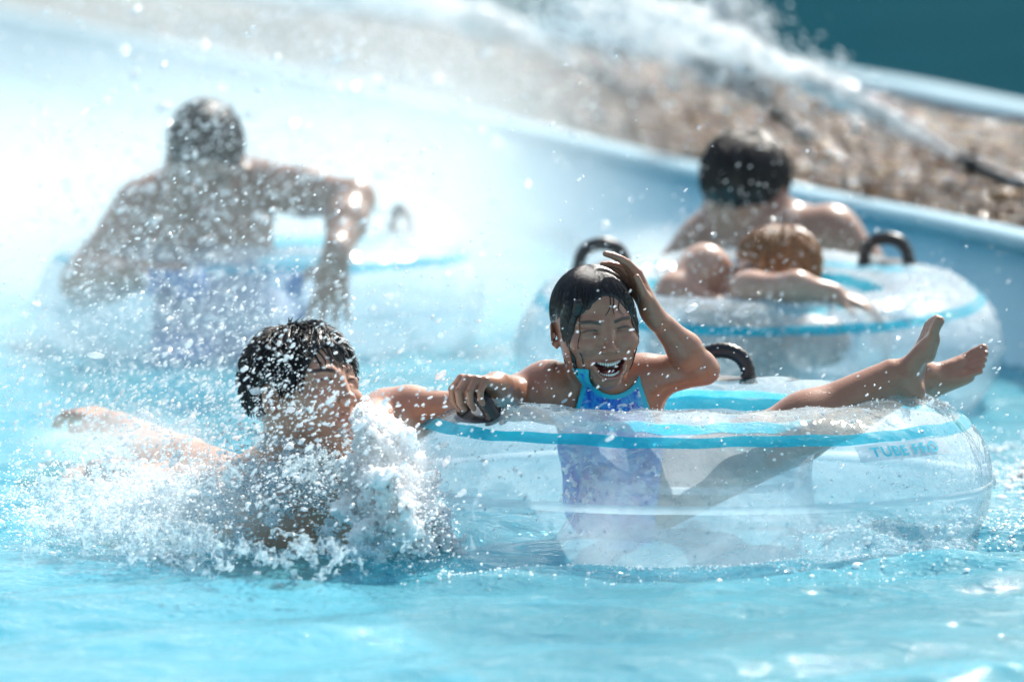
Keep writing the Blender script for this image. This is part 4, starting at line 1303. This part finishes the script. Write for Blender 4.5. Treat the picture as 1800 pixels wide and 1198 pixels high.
for (px, py, y, bx, by, yb, lab, tg) in (
    (1678, 276, 13.6, 1850, 352, 13.25, 'black water sprayer nearest the camera, jet bursting up and left over the gravel', [((1340, 66), 13.2, 1.15, .21)]),
    (1352, 184, 15.6, 1450, 258, 15.2, 'black water sprayer in the middle of the gravel strip, throwing two jets', [((1180, 60), 15.2, .9, .20), ((1320, 60), 15.4, .45, .12)]),
    (1028, 118, 18.2, 1160, 190, 17.8, 'black water sprayer farthest along the gravel strip', [((770, -10), 17.8, 1.2, .24)])):
    tip, d = sprayer(px, py, y, bx, by, yb, lab)
    for (tp, ty, L, sp) in tg:
        T = W(tp[0], tp[1], ty)
        jets.append((tip, T, L, sp, y))
for k, (tip, T, L, sp, y) in enumerate(jets):
    jet(tip, T, L, .010, sp, 2600, vec(-.25, -.1, -.10) * L * .5, .0020)
    jet(tip, T, L * .45, .005, sp * .30, 900, vec(-.02, 0, -.01), .0022)
P = np.concatenate(SPRAY_P); S_ = np.concatenate(SPRAY_S); D = np.concatenate(SPRAY_D)
tag(scatter('spray', P, np.c_[S_, S_, S_ * rs.uniform(1.2, 4.5, len(S_))], M['spray'], (OCT_V, OCT_F), D=D), kind='stuff', label='white jets of water thrown up over the gravel by the sprayers')
for k, (tip, T, L, sp, y) in enumerate(jets):
    d = unit(T - tip); mb = MB(); n = 40; t = np.linspace(0, 1, n); m = 24
    pts = tip + d * (t * L * .95)[:, None] + vec(-.25, -.1, -.10) * L * .45 * (t ** 2)[:, None]
    rad = .008 + sp * .30 * t ** 1.05 * np.sqrt(np.clip(1 - t ** 4, .02, 1))
    mb.tube(pts, rad, m)
    V = mb.V[0]; ctr = np.concatenate([np.repeat(pts, m, 0), pts[:1], pts[-1:]]); rd = np.concatenate([np.repeat(rad, m), [0, 0]])
    dv = V - ctr; dv /= np.linalg.norm(dv, axis=1)[:, None] + 1e-6
    V += dv * (rd * (.55 * vnoise(V, 14, k) + .35 * vnoise(V, 34, k + 4)))[:, None]
    mb2 = MB(); t = np.linspace(0, 1, 44); Lc = L * .42
    pts = tip + d * (t * Lc)[:, None] + vec(-.25, -.1, -.10) * L * .45 * ((t * .44) ** 2)[:, None]
    rad = .009 + sp * .12 * (y / 13.6) ** 2.2 * t * np.clip(1.25 - t, 0, 1) ** .5
    mb2.tube(pts, rad, 20); V = mb2.V[0]; ctr = np.concatenate([np.repeat(pts, 20, 0), pts[:1], pts[-1:]]); dv = V - ctr; tt = np.concatenate([np.repeat(t, 20), [0, 1]])
    V += dv * ((vnoise(V, 26, k + 9) * .9 + vnoise(V, 60, k + 12) * .6) * tt ** .5)[:, None]
    tag(mb2.build('water_jet', M['spray'], None), kind='stuff', label='solid white base of a water jet at its nozzle')
    jc = mb.build('water_jet', M['jet'], None); tag(jc, kind='stuff', label='white plume of a water jet leaving its nozzle')

# ------------------------------------------------------------------ falling droplets between the camera and the far bank
def cloud(n, cx, cy, sx, sy, y0, y1, size, sig, rs):
    px = rs.normal(cx, sx, n); py = rs.normal(cy, sy, n); y = rs.uniform(y0, y1, n)
    c, s = math.cos(PITCH), math.sin(PITCH)
    u = (px - 900) / FPX; v = -(py - 599) / FPX
    dy = c + v * s; t = y / dy
    P = np.stack([u * t, y, CAM_H + (-s + v * c) * t], 1)
    return P[P[:, 2] > WZ + .01], None
rs = np.random.RandomState(31)
PP, SS = [], []
def addc(n, cx, cy, sx, sy, y0, y1, size, sig=.45):
    P, _ = cloud(n, cx, cy, sx, sy, y0, y1, size, sig, rs)
    PP.append(P); SS.append(np.exp(rs.normal(math.log(size), sig, len(P))))
addc(3600, 300, 400, 190, 170, 10.6, 12.4, .0015, .42)
addc(500, 220, 760, 120, 50, 9.2, 10.0, .0014, .4)
addc(350, 1320, 400, 110, 80, 10.9, 11.7, .0012, .3)
addc(3000, 470, 200, 250, 170, 11.5, 15.5, .0026, .5)
addc(7000, 300, 660, 260, 130, 9.3, 11.5, .0013, .4)
addc(1300, 560, 500, 330, 200, 9.4, 11.2, .0016, .4)
addc(1500, 1250, 560, 260, 90, 10.2, 11.6, .0011, .4)
addc(260, 1050, 660, 200, 100, 8.6, 9.1, .0010, .35)
addc(600, 1650, 850, 160, 110, 8.6, 9.6, .0012, .35)
addc(1100, 495, 690, 60, 80, 8.55, 8.85, .00075, .5)
addc(2200, 480, 780, 200, 90, 8.5, 9.3, .0014, .5)
P = np.concatenate(PP); S_ = np.concatenate(SS)
for nm, m_, bs, lb in (('water_droplets', P[:, 1] < 9.6, (ICO_V, ICO_F), 'sharp white droplets in the air round the boy and the girl'), ('water_droplets', P[:, 1] >= 9.6, (OCT_V, OCT_F), 'fine blurred water droplets drifting over the river behind')):
    p_, s_ = P[m_], S_[m_]
    tag(scatter(nm, p_, np.c_[s_, s_, s_ * rs.uniform(1., 2.8, len(s_))], M['droplets'], bs, D=rs.normal(0, .3, (len(p_), 3)) + vec(.9, 0, .6)), kind='stuff', label=lb)

# ------------------------------------------------------------------ the splash round the boy
def splash(seed, blobs, h, lo, hi, name, mat, label, f=(55, 130), amp=(.012, .006), por=.55, flow=0):
    rs = np.random.RandomState(seed); S = Sdf()
    for (a, b, r0, r1, n, sp) in blobs:
        for i in range(n):
            t = rs.rand(); p = lerp(a, b, t) + rs.normal(0, 1, 3) * sp
            q = p + rs.normal(0, 1, 3) * vec(.012, .012, .014) + flow * rs.uniform(-.02, .045)
            r = lerp(r0, r1, t) * rs.uniform(.4, 1.1); S.cap(p, q, r, r * rs.uniform(.3, .9), k=.012)
    V, F = polygonize(S, h, lo, hi, post=lambda P, d: np.maximum(d + amp[0] * vnoise(P, f[0], seed) + amp[1] * vnoise(P, f[1], seed + 1),
                        (por - (1 - np.abs(vnoise(P, f[0] * 1.7, seed + 2)) - .45 * np.abs(vnoise(P, f[1] * 1.5, seed + 3)))) * .016))
    o = mesh_obj(name, V, F, M[mat]); tag(o, label, kind='stuff'); return V
Yb = 8.86
G = lambda px, py, y=Yb: W(px, py, y)
V1 = splash(41, [(G(640, 722), G(662, 770), .004, .012, 30, vec(.006, .02, .008)), (G(672, 785), G(705, 945, 8.75), .013, .021, 80, vec(.024, .05, .020)),
                 (G(655, 830), G(725, 850), .018, .022, 36, vec(.018, .04, .02)), (G(690, 915), G(770, 965), .018, .020, 34, vec(.025, .05, .012)), (G(655, 850), G(690, 975), .016, .022, 40, vec(.022, .05, .016))], .0022, G(560, 1040, 8.75) - vec(0, .25, 0), G(830, 670, 9.1), 'splash', 'foam', 'dense white splash bursting up in front of the boy\'s mouth and chest', (60, 170), (.010, .0085), .22, unit(vec(.25, 0, -1)))
V2 = splash(43, [(G(400, 860, 8.95), G(620, 840), .008, .010, 110, vec(.03, .05, .026)), (G(100, 880, 9.0), G(420, 870, 8.9), .010, .016, 90, vec(.04, .09, .022)),
                 (G(150, 940, 8.8), G(420, 960, 8.7), .012, .014, 60, vec(.05, .08, .012)), (G(450, 785, 9.0), G(590, 800, 8.9), .005, .006, 30, vec(.03, .03, .012)),
                 (G(480, 965, 8.6), G(640, 975, 8.6), .012, .012, 30, vec(.03, .05, .005))],
            .0030, G(20, 1060, 8.6) - vec(0, .3, 0), G(700, 700, 9.3), 'splash', 'splash_water', 'glassy pale blue splash churning round the boy\'s shoulders and arm', (55, 130), (.009, .008), .74, unit(vec(-1, 0, .15)))
# flying blobs and foam flecks
rs = np.random.RandomState(47)
PP, SS = [], []
def fleck(n, a, b, sp, size, sig=.5, stick=False, grow=0):
    t = rs.rand(n)[:, None] ** (.6 if grow else 1); P = a + (b - a) * t + rs.normal(0, 1, (n, 3)) * sp * (lerp(grow, 1, t) if grow else 1)
    if stick: P[:, 2] = water_z(P[:, 0], P[:, 1]) + .001
    else: P = P[P[:, 2] > WZ]
    PP.append(P); SS.append(np.exp(rs.normal(math.log(size), sig, len(P))))
fleck(9000, G(640, 705), G(715, 960, 8.75), vec(.042, .06, .034), .0010, .5, False, .2)
fleck(4000, G(400, 850, 8.95), G(600, 850), vec(.05, .08, .028), .0010)
fleck(7500, G(60, 890, 9.1), G(400, 880, 8.9), vec(.06, .14, .034), .0011)
fleck(1200, WATER(120, 900), WATER(460, 960), vec(.08, .12, 0), .0019, .5, True)
fleck(800, WATER(420, 970), WATER(700, 965), vec(.05, .05, 0), .0020, .5, True)
fleck(1100, WATER(1480, 960), WATER(1830, 930), vec(.09, .16, 0), .0017, .5, True)
fleck(700, WATER(1740, 800), WATER(1850, 860), vec(.05, .25, 0), .0024, .5, True)
fleck(500, WATER(1050, 1000), WATER(1500, 1000), vec(.10, .07, 0), .0013, .5, True)
fleck(200, WATER(700, 1000), WATER(900, 1010), vec(.10, .05, 0), .0014, .5, True)
P = np.concatenate(PP); S_ = np.concatenate(SS)
tag(scatter('foam', P, np.c_[S_ * rs.uniform(.7, 1.5, len(S_)), S_ * rs.uniform(.7, 1.6, len(S_)), S_ * .8], M['foam'], (ICO_V, ICO_F), jit=.3, rs=rs), kind='stuff', label='white foam and flying drops on and above the water')

# ------------------------------------------------------------------ mist
a = NT('mist')
co = a.n('ShaderNodeSeparateXYZ'); a.l(a.coords(), co.inputs[0])
def ramp_axis(out, e0, e1):
    mr = a.n('ShaderNodeMapRange', interpolation_type='SMOOTHSTEP'); mr.inputs['From Min'].default_value = e0; mr.inputs['From Max'].default_value = e1
    a.l(out, mr.inputs['Value']); return mr.outputs[0]
fx = ramp_axis(co.outputs[0], .48, -.30)
fy = a.math('MULTIPLY', ramp_axis(co.outputs[1], 10.6, 13.2), ramp_axis(co.outputs[1], 19.4, 15.5))
fz = a.math('ADD', a.math('MULTIPLY', ramp_axis(co.outputs[2], .60, -.18), .86), .14)
nz = a.ramp(a.noise(1.6, 3, .55), [(.30, .35), (.70, 1.0)])
den = a.math('MULTIPLY', a.math('MULTIPLY', a.math('MULTIPLY', fx, fz), fy), a.math('MULTIPLY', nz, MIST_D))
pv = a.n('ShaderNodeVolumePrincipled'); pv.inputs['Color'].default_value = (.89, .95, .97, 1); pv.inputs['Anisotropy'].default_value = .35
a.l(den, pv.inputs['Density']); a.l(pv.outputs[0], a.out.inputs['Volume']); M['mist'] = a.m
x0, x1, y0, y1, z0, z1 = -4.5, .8, 9.9, 19.5, -.05, 2.2
V = np.array([(x, y, z) for x in (x0, x1) for y in (y0, y1) for z in (z0, z1)])
F = np.array([[0, 1, 3, 2], [4, 6, 7, 5], [0, 4, 5, 1], [2, 3, 7, 6], [0, 2, 6, 4], [1, 5, 7, 3]])
tag(mesh_obj('mist', V, F, M['mist'], smooth_sh=False), kind='stuff', label='bright white mist of spray hanging over the left of the river')

def puff(c, r, dens, lab):
    nm = 'puff%d' % len(bpy.data.materials); a = NT('spray_puff')
    v = a.n('ShaderNodeVectorMath', operation='LENGTH'); a.l(a.coords(), v.inputs[0])
    f = a.n('ShaderNodeMapRange', interpolation_type='SMOOTHSTEP'); f.inputs['From Min'].default_value = 1.0; f.inputs['From Max'].default_value = .25; a.l(v.outputs['Value'], f.inputs['Value'])
    nz_ = a.ramp(a.noise(3.2, 4, .65), [(.34, .1), (.62, 1.0)])
    pv = a.n('ShaderNodeVolumePrincipled'); pv.inputs['Color'].default_value = (1, 1, 1, 1); pv.inputs['Anisotropy'].default_value = .35
    a.l(a.math('MULTIPLY', a.math('MULTIPLY', f.outputs[0], nz_), dens), pv.inputs['Density']); a.l(pv.outputs[0], a.out.inputs['Volume'])
    o = mesh_obj('spray_mist', IC2_V * 1.04, IC2_F, a.m); o.location = tuple(c); o.scale = tuple(r); tag(o, lab, kind='stuff')
puff(G(688, 860, 8.80), (.085, .12, .13), 17, 'soft white spray round the splash at the boy\'s chest')
puff(G(300, 890, 8.95), (.26, .25, .09), 6, 'soft white spray over the foam left of the boy')
puff(G(1180, 470, 12.4), (.28, .6, .12), 2.0, 'white spray haze drifting over the rear tube')
puff(W(210, 775, 9.75), (.20, .15, .07), 7, 'pale spray veil over the boy\'s trailing arm')
puff(W(745, 405, 12.5), (.10, .15, .07), 7, 'pale spray veil by the handle of the misty tube')
